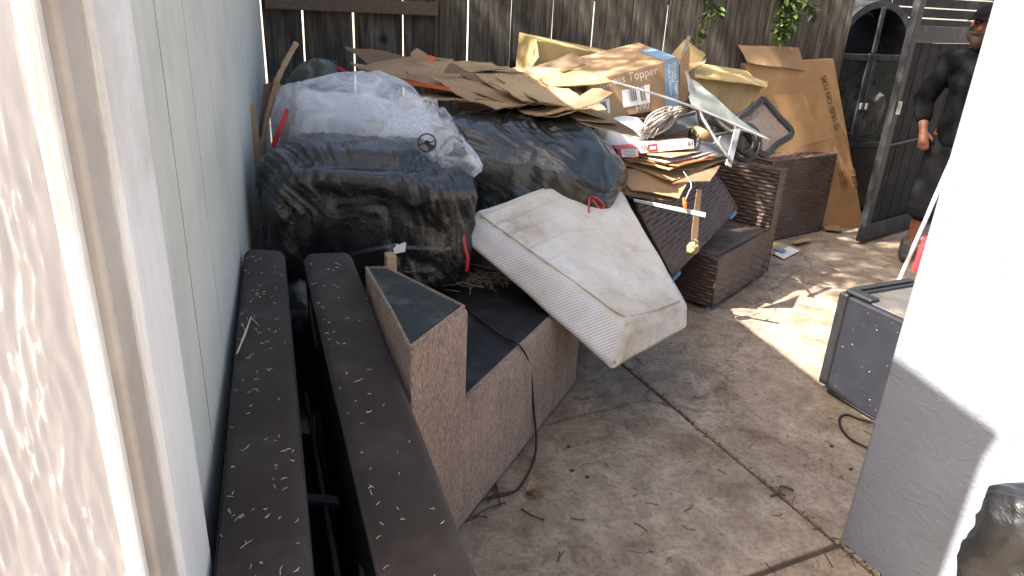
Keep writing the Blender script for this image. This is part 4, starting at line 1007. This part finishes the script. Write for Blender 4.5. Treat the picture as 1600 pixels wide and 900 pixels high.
def tbox(x, y, w_, h_, kind):
    o = PL(x, y, tl, nT)+nT*.01; vs = []; fs = []
    c = [o, o+uxT*w_, o+uxT*w_+dnT*h_, o+dnT*h_]
    tubedata(c+[c[0]], .0025, 4, vs, fs)
    if kind: tubedata([o+uxT*w_*.5+dnT*h_*.2, o+uxT*w_*.5+dnT*h_*.8], .004, 4, vs, fs); tubedata([o+uxT*w_*.3+dnT*h_*.4, o+uxT*w_*.5+dnT*h_*.2, o+uxT*w_*.7+dnT*h_*.4], .003, 4, vs, fs)
    return link('printed_symbol', mesh(vs, fs), 'ink_brown', TB)
for x, y in ((1309, 267), (1324, 264), (1312, 283), (1327, 280)): tbox(x, y, .055, .06, True)
for k in range(3):
    o = PL(1296+k*12, 226-k*1, tl, nT)+nT*.01; vs, fs = tubedata([o, o+dnT*.1], .0022, 4); tubedata([o+uxT*.018, o+uxT*.018+dnT*.12], .0018, 4, vs, fs); link('printed_symbol', mesh(vs, fs), 'ink_brown', TB)
vs, fs = tubedata([PL(1243, 232, tl, nT)+nT*.007, PL(1332, 206, tl, nT)+nT*.007], .002, 4); link('crease', mesh(vs, fs), 'kraft_dark', TB)
# plywood offcuts at the foot of it
for k, (x, y, Y, lab) in enumerate(((1350, 250, 5.62, 'narrow pine offcut standing against the tall carton'),)):
    p = P(x-4, y, Y); tag(link('wood_offcut', obox(V((p.x+.13, Y, .002)), V((.045, .012, 0)), V((-.006, .02, 0)), ZU*.42, .003, 1), 'pine'), lab, 'wood')

# hidden supporting cartons inside the pile
for o_, ux_, uy_, h_, lab in ((V((.36, 3.88, .0)), V((.72, .16, 0)), V((-.1, .5, 0)), .92, 'dark carton buried under the printed carton'), (V((-.35, 4.02, 0)), V((.62, .12, 0)), V((-.05, .2, 0)), 1.02, 'dark carton buried behind the flattened cardboard')):
    tag(link('cardboard_box', obox(o_, ux_, uy_, ZU*h_, .004, 1), 'kraft_dark'), lab, 'box')

# cardboard strips against the left wall
board(PQ((388, 163, 3.05), (397, 166, 3.06), (408, 250, 3.0), (388, 300, 2.95)), 'narrow brown card leaning on the grey wall left of the bags', 'kraft', seed=41, group='cards leaning on the left wall', nu=6)
board(PQ((384, 270, 2.85), (392, 262, 2.85), (393, 310, 2.82), (385, 318, 2.82)), 'small torn dark card tucked beside the grey wall', 'kraft_dark', seed=42, group='cards leaning on the left wall', nu=6)
board(PQ((392, 320, 2.7), (403, 318, 2.72), (398, 384, 2.66), (380, 384, 2.64)), 'tan card standing behind the top of the sofa section by the wall', 'kraft', seed=43, group='cards leaning on the left wall', nu=6)
board(PQ((412, 132, 3.2), (424, 126, 3.22), (412, 236, 3.12), (401, 232, 3.1)), 'dark tall card standing left of the white bag', 'kraft_dark', seed=44, group='cards leaning on the left wall', nu=6)
vs, fs = tubedata(spline([P(405, 250, 3.08), P(416, 190, 3.12), P(432, 130, 3.16), P(446, 98, 3.18), P(464, 66, 3.2)], 6), [.012+.004*noise.noise(V((i*.9, 1, 2))) for i in range(25)], 7)
tag(link('wood_stick', mesh(vs, fs), 'pine'), 'splintered pale stick standing up beside the white bag', 'stick')
link('peeling_strip', sheet(PQ((428, 120, 3.1), (440, 134, 3.1), (432, 150, 3.1), (424, 146, 3.1)), .002, .01, 3, 5, 5), ['kraft', 'kraft_edge'], bpy.data.objects['wood_stick'])

# ================================================================ CLUTTER IN THE MIDDLE
def obj1(name, me, mat, label, cat, group=None, smooth=False): return tag(link(name, me, mat, smooth=smooth), label, cat, group)
# stacked card below the small food boxes
st_ = [((968, 258), (1090, 232), (1135, 248), (1050, 282), 'kraft'), ((975, 252), (1095, 235), (1130, 240), (1045, 268), 'kraft_light'), ((985, 250), (1080, 236), (1128, 246), (1060, 262), 'kraft_red'), ((1000, 246), (1090, 232), (1126, 238), (1040, 256), 'paper'), ((995, 244), (1060, 232), (1110, 236), (1050, 252), 'kraft_light')]
ln = ['brown folded card under the paper stack', 'pale card in the middle of the paper stack', 'red printed card in the paper stack', 'white sheet near the top of the paper stack', 'tan envelope on top of the paper stack']
for k, (a, b, c, d, mt) in enumerate(st_):
    q_ = PQ((*a, 3.55), (*b, 3.82), (*c, 3.72), (*d, 3.42)); q_ = [p+ZU*(.002+.003*k) for p in q_]
    board(q_, ln[k], mt, th=.005, seed=50+k, bend=.008, edge=.012, group='papers stacked below the food boxes')
board(PQ((962, 262, 3.5), (1085, 262, 3.55), (1060, 312, 3.4), (985, 296, 3.4)), 'brown folded card hanging below the paper stack', 'kraft', seed=57, bend=.02, group='cards under the paper stack')
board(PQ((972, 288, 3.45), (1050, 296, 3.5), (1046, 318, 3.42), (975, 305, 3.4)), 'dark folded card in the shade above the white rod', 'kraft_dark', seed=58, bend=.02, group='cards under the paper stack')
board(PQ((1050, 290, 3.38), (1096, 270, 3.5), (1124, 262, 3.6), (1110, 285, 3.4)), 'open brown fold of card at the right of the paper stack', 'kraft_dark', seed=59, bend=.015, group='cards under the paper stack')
# food boxes
def smallbox(face, dep, label, mat):
    t, b, q = carton(face, dep, label, mat, 'food_box', .0015); return t, b, q
PFt, PFb, q = smallbox([P(998, 226, 3.5), P(1084, 219, 3.62), P(1085, 232, 3.61), P(1000, 240, 3.49)], V((-.02, .1, -.005)), 'long flat white and red frozen pastry box on the papers', 'paper')
ux = (q[1]-q[0]).normalized(); uy = (q[0]-q[3]).normalized(); nb_ = ux.cross(uy)
def BQ(u, v, d=.002): return bil([q[3], q[2], q[1], q[0]], u, v)+nb_*d
rp = link('red_panel', mesh([BQ(.15, .06), BQ(.32, .06), BQ(.32, .96), BQ(.15, .96)], [(0, 1, 2, 3)]), 'red_print', PFb)
lettering('Puff Pastry Bites', .026, BQ(.38, .35), ux, uy, 'red_print', PFb, lift=.003)
for v0 in (.35, .55): link('white_band', mesh([BQ(.18, v0, .0035), BQ(.29, v0, .0035), BQ(.29, v0+.12, .0035), BQ(.18, v0+.12, .0035)], [(0, 1, 2, 3)]), 'paper', rp)
barcode(BQ(.04, .2), ux, uy, .03, .035, PFb, 5, .003); barcode(BQ(.88, .35), ux, uy, .03, .025, PFb, 6, .003)
RBt, RBb, q = smallbox([P(963, 233, 3.42), P(998, 231, 3.46), P(998, 246, 3.45), P(967, 247, 3.41)], V((-.015, .1, .0)), 'small red and white food box left of the pastry box', 'red_print')
ux = (q[1]-q[0]).normalized(); uy = (q[0]-q[3]).normalized(); nb_ = ux.cross(uy)
wp = link('white_panel', mesh([BQ(.18, .08), BQ(.94, .08), BQ(.94, .94), BQ(.18, .94)], [(0, 1, 2, 3)]), 'paper', RBb)
for k in range(5): v0 = .16+k*.16; link('text_line', mesh([BQ(.24, v0, .0035), BQ(.86, v0, .0035), BQ(.86, v0+.05, .0035), BQ(.24, v0+.05, .0035)], [(0, 1, 2, 3)]), 'ink', wp)
tag(link('white_tag', sheet(PQ((962, 246, 3.3), (972, 252, 3.3), (978, 266, 3.28), (968, 273, 3.28)), .001, .002, 3, 4, 4), ['paper', 'paper']), 'white card tag hanging by the black bag', 'tag')
# folded cloth and rag under the printed carton
obj1('folded_cloth', bagmesh(P(968, 212, 3.7), (.125, .1, .085), .3, .6, .7, 101, (5, 5, 8), .01, 60, 40, lump=.02), 'white_foam', 'pale folded cloth right of the flattened cardboard', 'cloth', smooth=True)
vs, fs = [], []; rr = random.Random(31)
for i in range(90):
    a_ = P(1052+rr.uniform(-14, 16), 170+rr.uniform(-4, 6), 3.72+rr.uniform(-.05, .1)); b_ = P(1003+rr.uniform(-8, 18), 212+rr.uniform(-6, 6), 3.62+rr.uniform(-.05, .1))
    mm = a_.lerp(b_, .5)+V((rr.uniform(-.03, .03), rr.uniform(-.03, .03), rr.uniform(-.02, .03)))
    tubedata(spline([a_, mm, b_], 4), [.005, .006, .007, .006, .006, .005, .004, .003, .002], 5, vs, fs)
obj1('mop_head', mesh(vs, fs), 'rag', 'frayed grey string mop head under the printed carton', 'mop', smooth=True)
# grey trays
for k, (cc, lab, mt) in enumerate((([(1048, 186, 3.85), (1085, 176, 3.95), (1090, 198, 3.9), (1035, 212, 3.75)], 'upper grey plastic tray below the printed carton', 'plastic_grey'), ([(1090, 218, 3.7), (1148, 205, 3.82), (1140, 244, 3.72), (1084, 248, 3.6)], 'lower grey plastic tray beside the pastry box', 'plastic_grey'))):
    q_ = PQ(*cc); t = tag(link('plastic_tray', sheet(q_, .006, .002, 60+k, 8, 6, edge=0), [mt, mt]), lab, 'tray', 'grey plastic trays')
    n_ = (q_[1]-q_[0]).cross(q_[3]-q_[0]).normalized(); n_ = -n_ if n_.dot(EYE-q_[0]) < 0 else n_
    link('tray_rim', tube([p+n_*.008 for p in q_]+[q_[0]+n_*.008], .008, 6), mt, t)
tri = PQ((1113, 224, 3.68), (1126, 212, 3.70), (1124, 222, 3.685)); 
tag(link('paper_scrap', mesh([p+(EYE-p).normalized()*.02 for p in tri], [(0, 1, 2)]), 'paper'), 'triangular white scrap on the lower grey tray', 'paper')
# copper-brown tube and dark machine bits
obj1('cardboard_tube', tube([P(1088, 205, 3.82), P(1104, 214, 3.7)], .03, 14), 'kraft', 'short brown card tube among the grey trays', 'tube', smooth=True)
ow_ = thing('office_chair_frame', P(1190, 225, 4.05)-ZU*.3, 'black square chair frame with a smoky mesh panel in front of the tall carton', 'chair frame')
q_ = PQ((1192, 155, 4.2), (1237, 208, 4.22), (1192, 242, 4.12), (1152, 188, 4.1))
link('frame', tube(spline([q_[0], q_[0].lerp(q_[1], .5), q_[1], q_[1].lerp(q_[2], .5), q_[2], q_[2].lerp(q_[3], .5), q_[3], q_[3].lerp(q_[0], .5), q_[0]], 4), .02, 8), 'plastic_black', ow_, smooth=True)
link('mesh_panel', sheet([p.lerp(sum(q_, V())/4, .06) for p in q_], .003, .002, 3, 6, 6, edge=0), ['pane_smoke', 'pane_smoke'], ow_)
for k, (r1, x, y) in enumerate(((.085, 1164, 222), (.05, 1164, 222))):
    c = P(x, y, 4.0-k*.02); link('arm_loop', tube(spline([c+imx*(r1*1.0*math.cos(a))+imy*(r1*1.2*math.sin(a)) for a in [i*2*math.pi/12 for i in range(13)]], 3), .013, 8), 'plastic_black', ow_, smooth=True)
link('arm_loop', tube(spline(PQ((1080, 232, 3.84), (1080, 205, 3.9), (1090, 193, 3.95), (1115, 192, 3.98), (1135, 205, 4.0)), 5), .014, 8), 'plastic_black', ow_, smooth=True)
# grey tube frame
tf = thing('tube_stand', P(1110, 220, 3.6)-ZU*.3, 'bent grey metal tube frame standing in front of the trays', 'stand')
link('tube', tube(PQ((1072, 112, 3.95), (1098, 185, 3.72), (1118, 218, 3.62), (1142, 252, 3.55)), .009, 10), 'metal_grey', tf, smooth=True)
link('tube', tube(spline(PQ((1120, 188, 3.9), (1138, 203, 3.8), (1150, 206, 3.75), (1156, 202, 3.72)), 5), .012, 10), 'metal_grey', tf, smooth=True)
link('flat_bar', facebox(P(1149, 198, 3.66), P(1158, 200, 3.66), P(1143, 262, 3.56), P(1134, 258, 3.56), V((.0, .02, .0)), .002, 1), 'metal_grey', tf)
# clear plastic sheet and long rod
sh = [P(1072, 118, 3.95), P(1092, 128, 3.95), P(1204, 218, 3.8), P(1080, 168, 3.72)]
tag(link('plastic_sheet', sheet(sh, .002, .012, 5, 14, 8, edge=.004), ['film_sheet', 'film_sheet']), 'creased translucent plastic sheet stretched across to the wicker', 'plastic sheet')
obj1('long_rod', tube(spline(PQ((957, 128, 3.5), (1040, 152, 3.58), (1110, 178, 3.62), (1202, 219, 3.7)), 6), .0055, 8), 'metal_pale', 'long thin pale rod crossing the front of the printed carton', 'rod', smooth=True)
obj1('white_rod', facebox(P(990, 311, 3.32), P(1103, 333, 3.22), P(1102, 340, 3.22), P(990, 315, 3.32), V((0, .012, 0)), .001, 1), 'metal_pale', 'flat white metal rod sticking out below the papers', 'rod')
obj1('orange_clip', tube(PQ((1068, 309, 3.24), (1070, 318, 3.235), (1071, 327, 3.23)), [.006, .011, .006], 8), 'orange', 'small orange clip hanging over the white rod', 'clip')
obj1('string', tube(spline(PQ((1068, 268, 3.4), (1080, 288, 3.36), (1076, 300, 3.3), (1071, 312, 3.24)), 6), .0018, 5), 'paper', 'thin pale string above the orange clip', 'string')
obj1('packing_strap', sheet(PQ((1088, 296, 3.4), (1096, 296, 3.42), (1088, 385, 3.38), (1078, 384, 3.36)), .002, .006, 4, 4, 12), ['kraft', 'kraft_edge'], 'brown paper strap hanging over the tipped wicker unit', 'strap')
obj1('tape_wad', bagmesh(P(1083, 387, 3.36), (.024, .02, .034), .5, .7, .6, 9, (30, 30, 40), .011, 40, 30, lump=.008), 'kraft_light', 'wad of tape at the lower end of the brown strap', 'tape')

# papers on the floor beside the wicker
for k, (cc, mt, lab) in enumerate((([(1196, 390), (1222, 380), (1250, 392), (1225, 405)], 'paper', 'white and blue printed leaflet on the floor beside the wicker'), ([(1194, 380), (1215, 377), (1232, 385), (1206, 398)], 'kraft_yellow', 'yellow brown leaflet on the floor beside the wicker'), ([(1282, 350), (1310, 352), (1315, 362), (1290, 360)], 'kraft', 'brown card scrap on the floor by the tall carton'), ([(1236, 378), (1262, 372), (1268, 376), (1245, 382)], 'kraft_light', 'pale card strip on the floor by the wicker block'))):
    q_ = [G(x, y, .012+.004*k) for x, y in cc]; t = tag(link('leaflet', sheet(q_, .001, .004, 70+k, 6, 4), [mt, mt]), lab, 'leaflet')
    if k == 0: link('printed_patch', mesh([bil(q_, .2, .2)+ZU*.014, bil(q_, .5, .2)+ZU*.014, bil(q_, .5, .7)+ZU*.014, bil(q_, .2, .7)+ZU*.014], [(0, 1, 2, 3)]), 'blue_print', t)
# twigs and litter over the patio
vs, fs = [], []; rr = random.Random(77)
for i in range(95):
    x = rr.uniform(860, 1420); y = rr.uniform(395, 890)
    p = G(x, y, .004)
    if (p-W0).dot(jp) > -.03 and (p-W0).dot(GJ) > -.03: continue
    a = rr.random()*6.28; L = rr.uniform(.006, .03); d = V((math.cos(a), math.sin(a), 0)); c = d.cross(ZU)*rr.uniform(-.4, .4)*L
    tubedata([p-d*L, p+c, p+d*L], rr.uniform(.0007, .0016), 4, vs, fs)
for i in range(260):
    k = rr.random()
    if i < 170: p = jo+GJ*rr.uniform(-2.2, .3)+jp*rr.gauss(0, .012)+ZU*.003
    else: p = W0+GJ*rr.uniform(-.05, 1.0)-jp*abs(rr.gauss(.004, .02))+ZU*.004
    a = rr.random()*6.28; d = V((math.cos(a), math.sin(a), .1))*rr.uniform(.002, .009); tubedata([p-d, p+d], rr.uniform(.0008, .0022), 4, vs, fs)
for x, y in ((888, 698), (894, 735), (1300, 697), (1330, 733), (918, 745)):
    p = G(x, y, .005); tubedata([p-V((.008, 0, 0)), p, p+V((.007, .003, 0))], [.003, .0055, .003], 6, vs, fs)
tag(link('floor_litter', mesh(vs, fs), 'twig'), 'tiny dry twigs and bits scattered over the patio', 'litter', kind='stuff')
p0 = G(1215, 770, .006); vs, fs = tubedata(spline([p0-V((.03, .02, 0)), p0, p0+V((.02, .025, .01)), p0+V((.06, .015, .003))], 4), .004, 6)
tubedata([p0, p0+V((.02, -.02, .006))], .003, 5, vs, fs)
obj1('twig', mesh(vs, fs), 'twig', 'short dark forked twig lying on the patio joint', 'twig')

# ================================================================ MINI FRIDGE
fr1 = G(1275, 605); fu = GJ; fv = jp
FH = .47
fri = thing('mini_fridge', fr1+fu*.25+fv*.22, 'scuffed black mini fridge standing behind the stucco wall end', 'fridge')
base = V((fr1.x, fr1.y, 0))
link('cabinet_body', obox(base+fu*.052+ZU*.018, fu*.42, fv*.45, ZU*(FH-.022), .008, 2), 'fridge', fri)
link('top_plate', obox(base+fu*.075+fv*.02+ZU*(FH-.003), fu*.39, fv*.41, ZU*.006, .002, 1), 'fridge_top', fri)
dr = link('door', obox(base+ZU*.03, fu*.045, fv*.45, ZU*(FH-.03), .010, 3), 'plastic_black', fri)
link('door_seal', obox(base+fu*.0455+fv*.008+ZU*.035, fu*.006, fv*.434, ZU*(FH-.045), .001, 1), 'rubber', dr)
link('hinge_cover', obox(base+fu*.02+fv*.01+ZU*(FH+.001), fu*.13, fv*.055, ZU*.018, .008, 3), 'plastic_black', fri)
link('door_ridge', obox(base+fu*.002+fv*.07+ZU*(FH+.001), fu*.03, fv*.36, ZU*.012, .005, 2), 'plastic_black', dr)
link('base_strip', obox(base+fu*.055+fv*.004+ZU*.002, fu*.41, fv*.03, ZU*.016, .003, 1), 'rubber', fri)
for q_ in (.07, .38):
    link('foot', obox(base+fu*q_+fv*.36+ZU*.001, fu*.03, fv*.03, ZU*.018, .003, 1), 'rubber', fri)
vs, fs = [], []; rr = random.Random(8)
for i in range(40):
    p = base+fu*rr.uniform(.07, .45)-fv*.0005+ZU*rr.uniform(.05, .45); L = rr.choice((.0007, .001, .0013, .002)); a = rr.random()*6.28
    d = (fu*math.cos(a)+ZU*math.sin(a))*L*1.6; s2 = (fu*-math.sin(a)+ZU*math.cos(a))*L*.6; n0 = len(vs); vs += [p-d-s2, p+d-s2, p+d+s2, p-d+s2]; fs.append((n0, n0+1, n0+2, n0+3))
link('paint_chips', mesh(vs, fs), 'metal_pale', fri)['kind'] = 'stuff'
lp = spline([base+fu*.35+ZU*.02+fv*.01, G(1345, 655, .006), G(1325, 648, .006), G(1313, 652, .006), G(1314, 668, .006), G(1328, 685, .006), G(1352, 698, .006), G(1372, 705, .006)], 6)
obj1('fridge_cord', tube(lp, .005, 8), 'rubber', 'black power cord looped on the patio below the mini fridge', 'cord', smooth=True)

# ================================================================ HAND TRUCK
ht = thing('hand_truck', V((2.05, 3.55, 0)), 'silver folding hand truck with a red sleeve leaning behind the fridge', 'hand truck')
h0 = P(1404, 440, 3.55); h1 = P(1447, 345, 3.62); h2 = P(1503, 212, 3.72); dirh = (h2-h0).normalized(); low = h0-dirh*((h0.z-.02)/dirh.z)
sd = V((.10, -.03, 0))
for k in range(2): link('rail', tube([low+sd*k, h2+sd*k*.9], .011, 10), 'metal_pale', ht, smooth=True)
link('red_sleeve', facebox(P(1445, 372, 3.54), P(1458, 374, 3.54), P(1440, 428, 3.48), P(1425, 424, 3.48), V((.02, .05, 0)), .008, 2), 'red_grip', ht)
link('cross_handle', tube([h2-sd*.15, h2+sd*1.1], .014, 10), 'metal_pale', ht, smooth=True)
link('clamp', obox(h2-V((.02, .02, .03)), V((.05, 0, 0)), V((0, .04, 0)), ZU*.04, .008, 2), 'metal_grey', ht)
link('toe_plate', obox(low+V((-.08, -.2, -.015)), V((.28, -.06, 0)), V((.04, .2, 0)), ZU*.008, .002, 1), 'metal_grey', ht)
for k in (-.04, 1.25):
    c = low+sd*k+V((0, .04, .07)); wv = sd.normalized()*.02
    link('wheel', tube([c-wv, c+wv], .07, 18), 'rubber', ht, smooth=False)

# ================================================================ PERSON
pb = V((2.93, 4.74, 0)); pf = V((-.5, -.866, 0)); ps = V((-.866, .5, 0))
def L3(s_, f_2, z): return pb+ps*s_+pf*f_2+ZU*z
person = thing('person', pb, 'bearded person in black cap, black shirt and dark shorts standing by the gate', 'person')
def blobs(parts, voxel, name, mat, parent, smooth=6):
    vs, fs = [], []
    for path, rad in parts:
        path = [V(p) for p in path]; d0 = (path[0]-path[1]).normalized(); d1 = (path[-1]-path[-2]).normalized()
        pp = [path[0]+d0*rad[0]*.85, path[0]+d0*rad[0]*.5]+path+[path[-1]+d1*rad[-1]*.5, path[-1]+d1*rad[-1]*.85]
        rd = [rad[0]*.3, rad[0]*.83]+list(rad)+[rad[-1]*.83, rad[-1]*.3]
        tubedata(pp, rd, 12, vs, fs)
    o = link(name, mesh(vs, fs), mat, parent, smooth=True)
    r = o.modifiers.new('Remesh', 'REMESH'); r.mode = 'VOXEL'; r.voxel_size = voxel; r.use_smooth_shade = True
    s2 = o.modifiers.new('Smooth', 'SMOOTH'); s2.factor = .5; s2.iterations = smooth
    return o
def hand(w_, d, up):
    d = d.normalized(); sd = d.cross(up).normalized(); out = [([w_, w_+d*.05, w_+d*.085], (.026, .032, .03))]
    for k, (o_, ln_) in enumerate(((-.027, .068), (-.009, .078), (.009, .073), (.026, .058))):
        a0 = w_+d*.085+sd*o_; a1 = a0+d*ln_*.5-up*.012; a2 = a0+d*ln_*.8-up*.035; out.append(([a0, a1, a2], (.0095, .009, .0075)))
    t0 = w_+d*.03-sd*.028; out.append(([t0, t0+d*.035-sd*.022-up*.012, t0+d*.06-sd*.022-up*.03], (.012, .010, .008)))
    return out
hf = (pf*.93+ps*.36).normalized(); hs = V((-hf.y, hf.x, 0)); hs = hs if hs.dot(ps) > 0 else -hs; hc = L3(.045, .03, 1.545)
HP = lambda s_, f_2, z: hc+hs*s_+hf*f_2+ZU*z
sh1, el1, wr1 = L3(.19, 0, 1.335), L3(.285, -.03, 1.07), L3(.24, .09, .885)
sh2, el2, wr2 = L3(-.19, 0, 1.335), L3(-.24, .06, 1.08), L3(-.06, .24, 1.17)
parts = [([L3(0, 0, .84), L3(0, 0, 1.0), L3(0, .01, 1.2), L3(0, 0, 1.33)], (.14, .135, .145, .12)), ([L3(-.14, 0, 1.32), L3(.14, 0, 1.32)], (.075, .075)),
         ([L3(0, 0, 1.34), L3(0, .01, 1.44)], (.065, .058)), ([HP(0, -.012, .05), HP(0, -.012, -.01)], (.082, .078)), ([HP(0, .022, .03), HP(0, .03, -.05), HP(0, .04, -.085)], (.07, .06, .036)),
         ([HP(0, .092, .02), HP(0, .108, -.008), HP(0, .1, -.022)], (.010, .015, .016)), ([HP(-.03, .082, -.048), HP(.03, .082, -.048)], (.010, .010)), ([HP(-.035, .076, .03), HP(.035, .076, .03)], (.016, .016)),
         ([HP(.082, -.005, .02), HP(.084, -.01, -.02)], (.016, .012)), ([HP(-.082, -.005, .02), HP(-.084, -.01, -.02)], (.016, .012)),
         ([sh1, el1], (.052, .04)), ([el1, wr1], (.04, .027)), ([sh2, el2], (.052, .04)), ([el2, wr2], (.04, .027)),
         ([L3(.09, 0, .86), L3(.11, .03, .48), L3(.13, .0, .1)], (.095, .062, .042)), ([L3(-.09, 0, .86), L3(-.1, .02, .48), L3(-.11, -.02, .1)], (.095, .062, .042)),
         ([L3(.13, .0, .06), L3(.14, .12, .045)], (.045, .035)), ([L3(-.11, -.02, .06), L3(-.12, .1, .045)], (.045, .035))]
parts += hand(wr1, wr1-el1, pf)+hand(wr2, wr2-el2, ZU)
pbod = blobs(parts, .0065, 'body', 'skin', person, 4)
blobs([([L3(0, 0, .83), L3(0, .0, 1.0), L3(0, .015, 1.2), L3(0, 0, 1.32)], (.175, .165, .168, .14)), ([L3(-.15, 0, 1.325), L3(.15, 0, 1.325)], (.09, .09)), ([sh1, el1, el1.lerp(wr1, .55)], (.076, .068, .056)), ([sh2, sh2.lerp(el2, .9)], (.076, .07)), ([L3(0, 0, 1.36), L3(0, .008, 1.41)], (.078, .072))], .01, 'shirt', 'shirt', person)
blobs([([L3(0, 0, .86), L3(0, 0, .78)], (.168, .165)), ([L3(.09, 0, .8), L3(.115, .03, .36)], (.12, .105)), ([L3(-.09, 0, .8), L3(-.105, .02, .36)], (.12, .105))], .01, 'shorts', 'shorts', person)
for s_, q_ in ((1, L3(.15, .0, .05)), (-1, L3(-.12, -.02, .05))):
    blobs([([q_-pf*.04, q_+pf*.08+ZU*-.008, q_+pf*.19-ZU*.012], (.052, .05, .036)), ([q_, q_+ZU*.05], (.05, .05))], .007, 'shoe', 'shoe', person)
blobs([([HP(-.045, .066, -.055), HP(0, .078, -.1), HP(.045, .066, -.055)], (.036, .044, .036)), ([HP(-.034, .1, -.04), HP(.034, .1, -.04)], (.013, .013)), ([HP(-.064, .02, -.02), HP(-.055, .05, -.06)], (.026, .032)), ([HP(.064, .02, -.02), HP(.055, .05, -.06)], (.026, .032))], .006, 'beard', 'beard', person, 3)
for s_ in (-1, 1): link('eye', tube([HP(.03*s_, .083, .018), HP(.03*s_, .0875, .018)], .008, 10), 'eye', person)
cap = []; cf = []
for j in range(9):
    b = j/8*math.pi/2
    for i in range(24): a = i/24*2*math.pi; cap.append(HP(.093*math.cos(a)*math.cos(b), -.01+.103*math.sin(a)*math.cos(b), .05+.085*math.sin(b)))
for j in range(8):
    for i in range(24): cf.append((j*24+i, j*24+(i+1) % 24, (j+1)*24+(i+1) % 24, (j+1)*24+i))
cp = link('cap', mesh(cap, cf), 'shirt', person, smooth=True)
def brim(u, v): a = (u-.5)*2.3; r = v*.08; return HP((.09+r*.25)*math.sin(a), -.01+(.1+r)*math.cos(a), .054-.012*v-.02*abs(math.sin(a))*v)
vs, fs = grid(brim, 14, 6); N = len(vs); link('brim', mesh(vs+[p-ZU*.004 for p in vs], fs+[tuple(i+N for i in f)[::-1] for f in fs]), 'shirt', cp, smooth=True)

# ================================================================ PLANTS
lv = []; lfs = []
prof = [(0, 0), (.18, .11), (.42, .17), (.7, .12), (1, 0)]
for k, (x, h_) in enumerate(prof): lv += [(x, -h_, .04*math.sin(x*3)+abs(h_)*.25), (x, 0, .04*math.sin(x*3)), (x, h_, .04*math.sin(x*3)+abs(h_)*.25)]
for k in range(4): lfs += [(k*3, k*3+1, k*3+4, k*3+3), (k*3+1, k*3+2, k*3+5, k*3+4)]
leafme = mesh(lv, lfs); leafme.materials.append(M['leaf'])
def sprig(label, stems, nleaf, size, seed):
    rr = random.Random(seed); base = V(stems[0][0]); t = thing('vine', base, label, 'vine', 'vines hanging over the fence')
    vs, fs = [], []; pts = []
    for s_ in stems: sp = spline(s_, 8); tubedata(sp, .004, 5, vs, fs); pts += sp
    link('stem', mesh(vs, fs), 'bark', t)
    for i in range(nleaf):
        p = rr.choice(pts)+V((rr.uniform(-1, 1), rr.uniform(-1, .4), rr.uniform(-1, 1)))*size*.25
        d = V((rr.uniform(-1, 1), rr.uniform(-1, .3), rr.uniform(-1.1, .35))).normalized()
        o = bpy.data.objects.new('leaf', leafme); COL.objects.link(o); o.parent = t; o.location = p-base
        q_ = d.to_track_quat('X', 'Z'); o.rotation_euler = (q_.to_matrix() @ Matrix.Rotation(rr.uniform(-.8, .8), 3, 'X')).to_euler(); s2 = size*rr.uniform(.7, 1.2); o.scale = (s2, s2*1.2, s2)
    return t
Yf = 5.0
sprig('slim hanging green vine sprig on the fence above the pile', [[P(1112, -20, Yf), P(1108, 15, Yf), P(1098, 40, Yf-.03), P(1090, 66, Yf-.04)], [P(1106, 18, Yf), P(1120, 14, Yf-.03), P(1122, 22, Yf-.03)]], 80, .062, 1)
sprig('bushy green vine cluster on the fence above the tall carton', [[P(1240, -30, 5.2), P(1235, 5, 5.2), P(1220, 30, 5.17), P(1212, 55, 5.15)], [P(1240, -20, 5.2), P(1262, 5, 5.17), P(1270, 22, 5.15)], [P(1238, 0, 5.2), P(1244, 20, 5.15), P(1232, 36, 5.14)], [P(1226, -10, 5.2), P(1222, 12, 5.17), P(1230, 44, 5.14), P(1214, 62, 5.12)]], 190, .07, 2)

# ---- tree behind the house: its crown dapples the sun
def tree(base, crown_c, crown_r, n, size, seed, label):
    rr = random.Random(seed); t = thing('tree', base, label, 'tree'); base = V(base); cc = V(crown_c)
    link('trunk', tube(spline([base, base.lerp(cc, .3)+V((-.3, .2, .7)), base.lerp(cc, .7)+V((-.1, .1, .4)), cc], 6), [.19-.008*i for i in range(19)], 10), 'bark', t, smooth=True)
    tips = []
    for i in range(26):
        d = V((rr.gauss(0, 1), rr.gauss(0, 1), rr.gauss(0, .7))).normalized(); tip = cc+V((d.x*crown_r[0], d.y*crown_r[1], d.z*crown_r[2]))*rr.uniform(.45, .97); tips.append(tip)
        st = base.lerp(cc, rr.uniform(.6, 1)); link('limb', tube(spline([st, st.lerp(tip, .5)+V((0, 0, .2)), tip], 4), [.05, .045, .04, .033, .028, .022, .017, .012, .006], 6), 'bark', t)
    vs, fs = [], []
    for i in range(n):
        tip = rr.choice(tips); p = tip+V((rr.gauss(0, .27), rr.gauss(0, .27), rr.gauss(0, .2)))
        d = V((rr.uniform(-1, 1), rr.uniform(-1, 1), rr.uniform(-1, .4))).normalized(); s2 = d.cross(V((rr.uniform(-1, 1), rr.uniform(-1, 1), 1))).normalized()
        L = size*rr.uniform(.7, 1.3); k = len(vs); vs += [p, p+d*L*.45+s2*L*.2, p+d*L, p+d*L*.45-s2*L*.2]; fs.append((k, k+1, k+2, k+3))
    link('crown', mesh(vs, fs), 'leaf', t)
    return t
tree((-5.6, 5.0, 0), (-2.45, 2.85, 5.7), (2.0, 1.5, .9), 5200, .11, 5, 'leafy tree behind the house whose crown overhangs the roof')

# ---------------------------------------------------------------- render settings
S.render.engine = 'CYCLES'
S.cycles.max_bounces = 8; S.cycles.transparent_max_bounces = 16
S.cycles.sample_clamp_indirect = 6
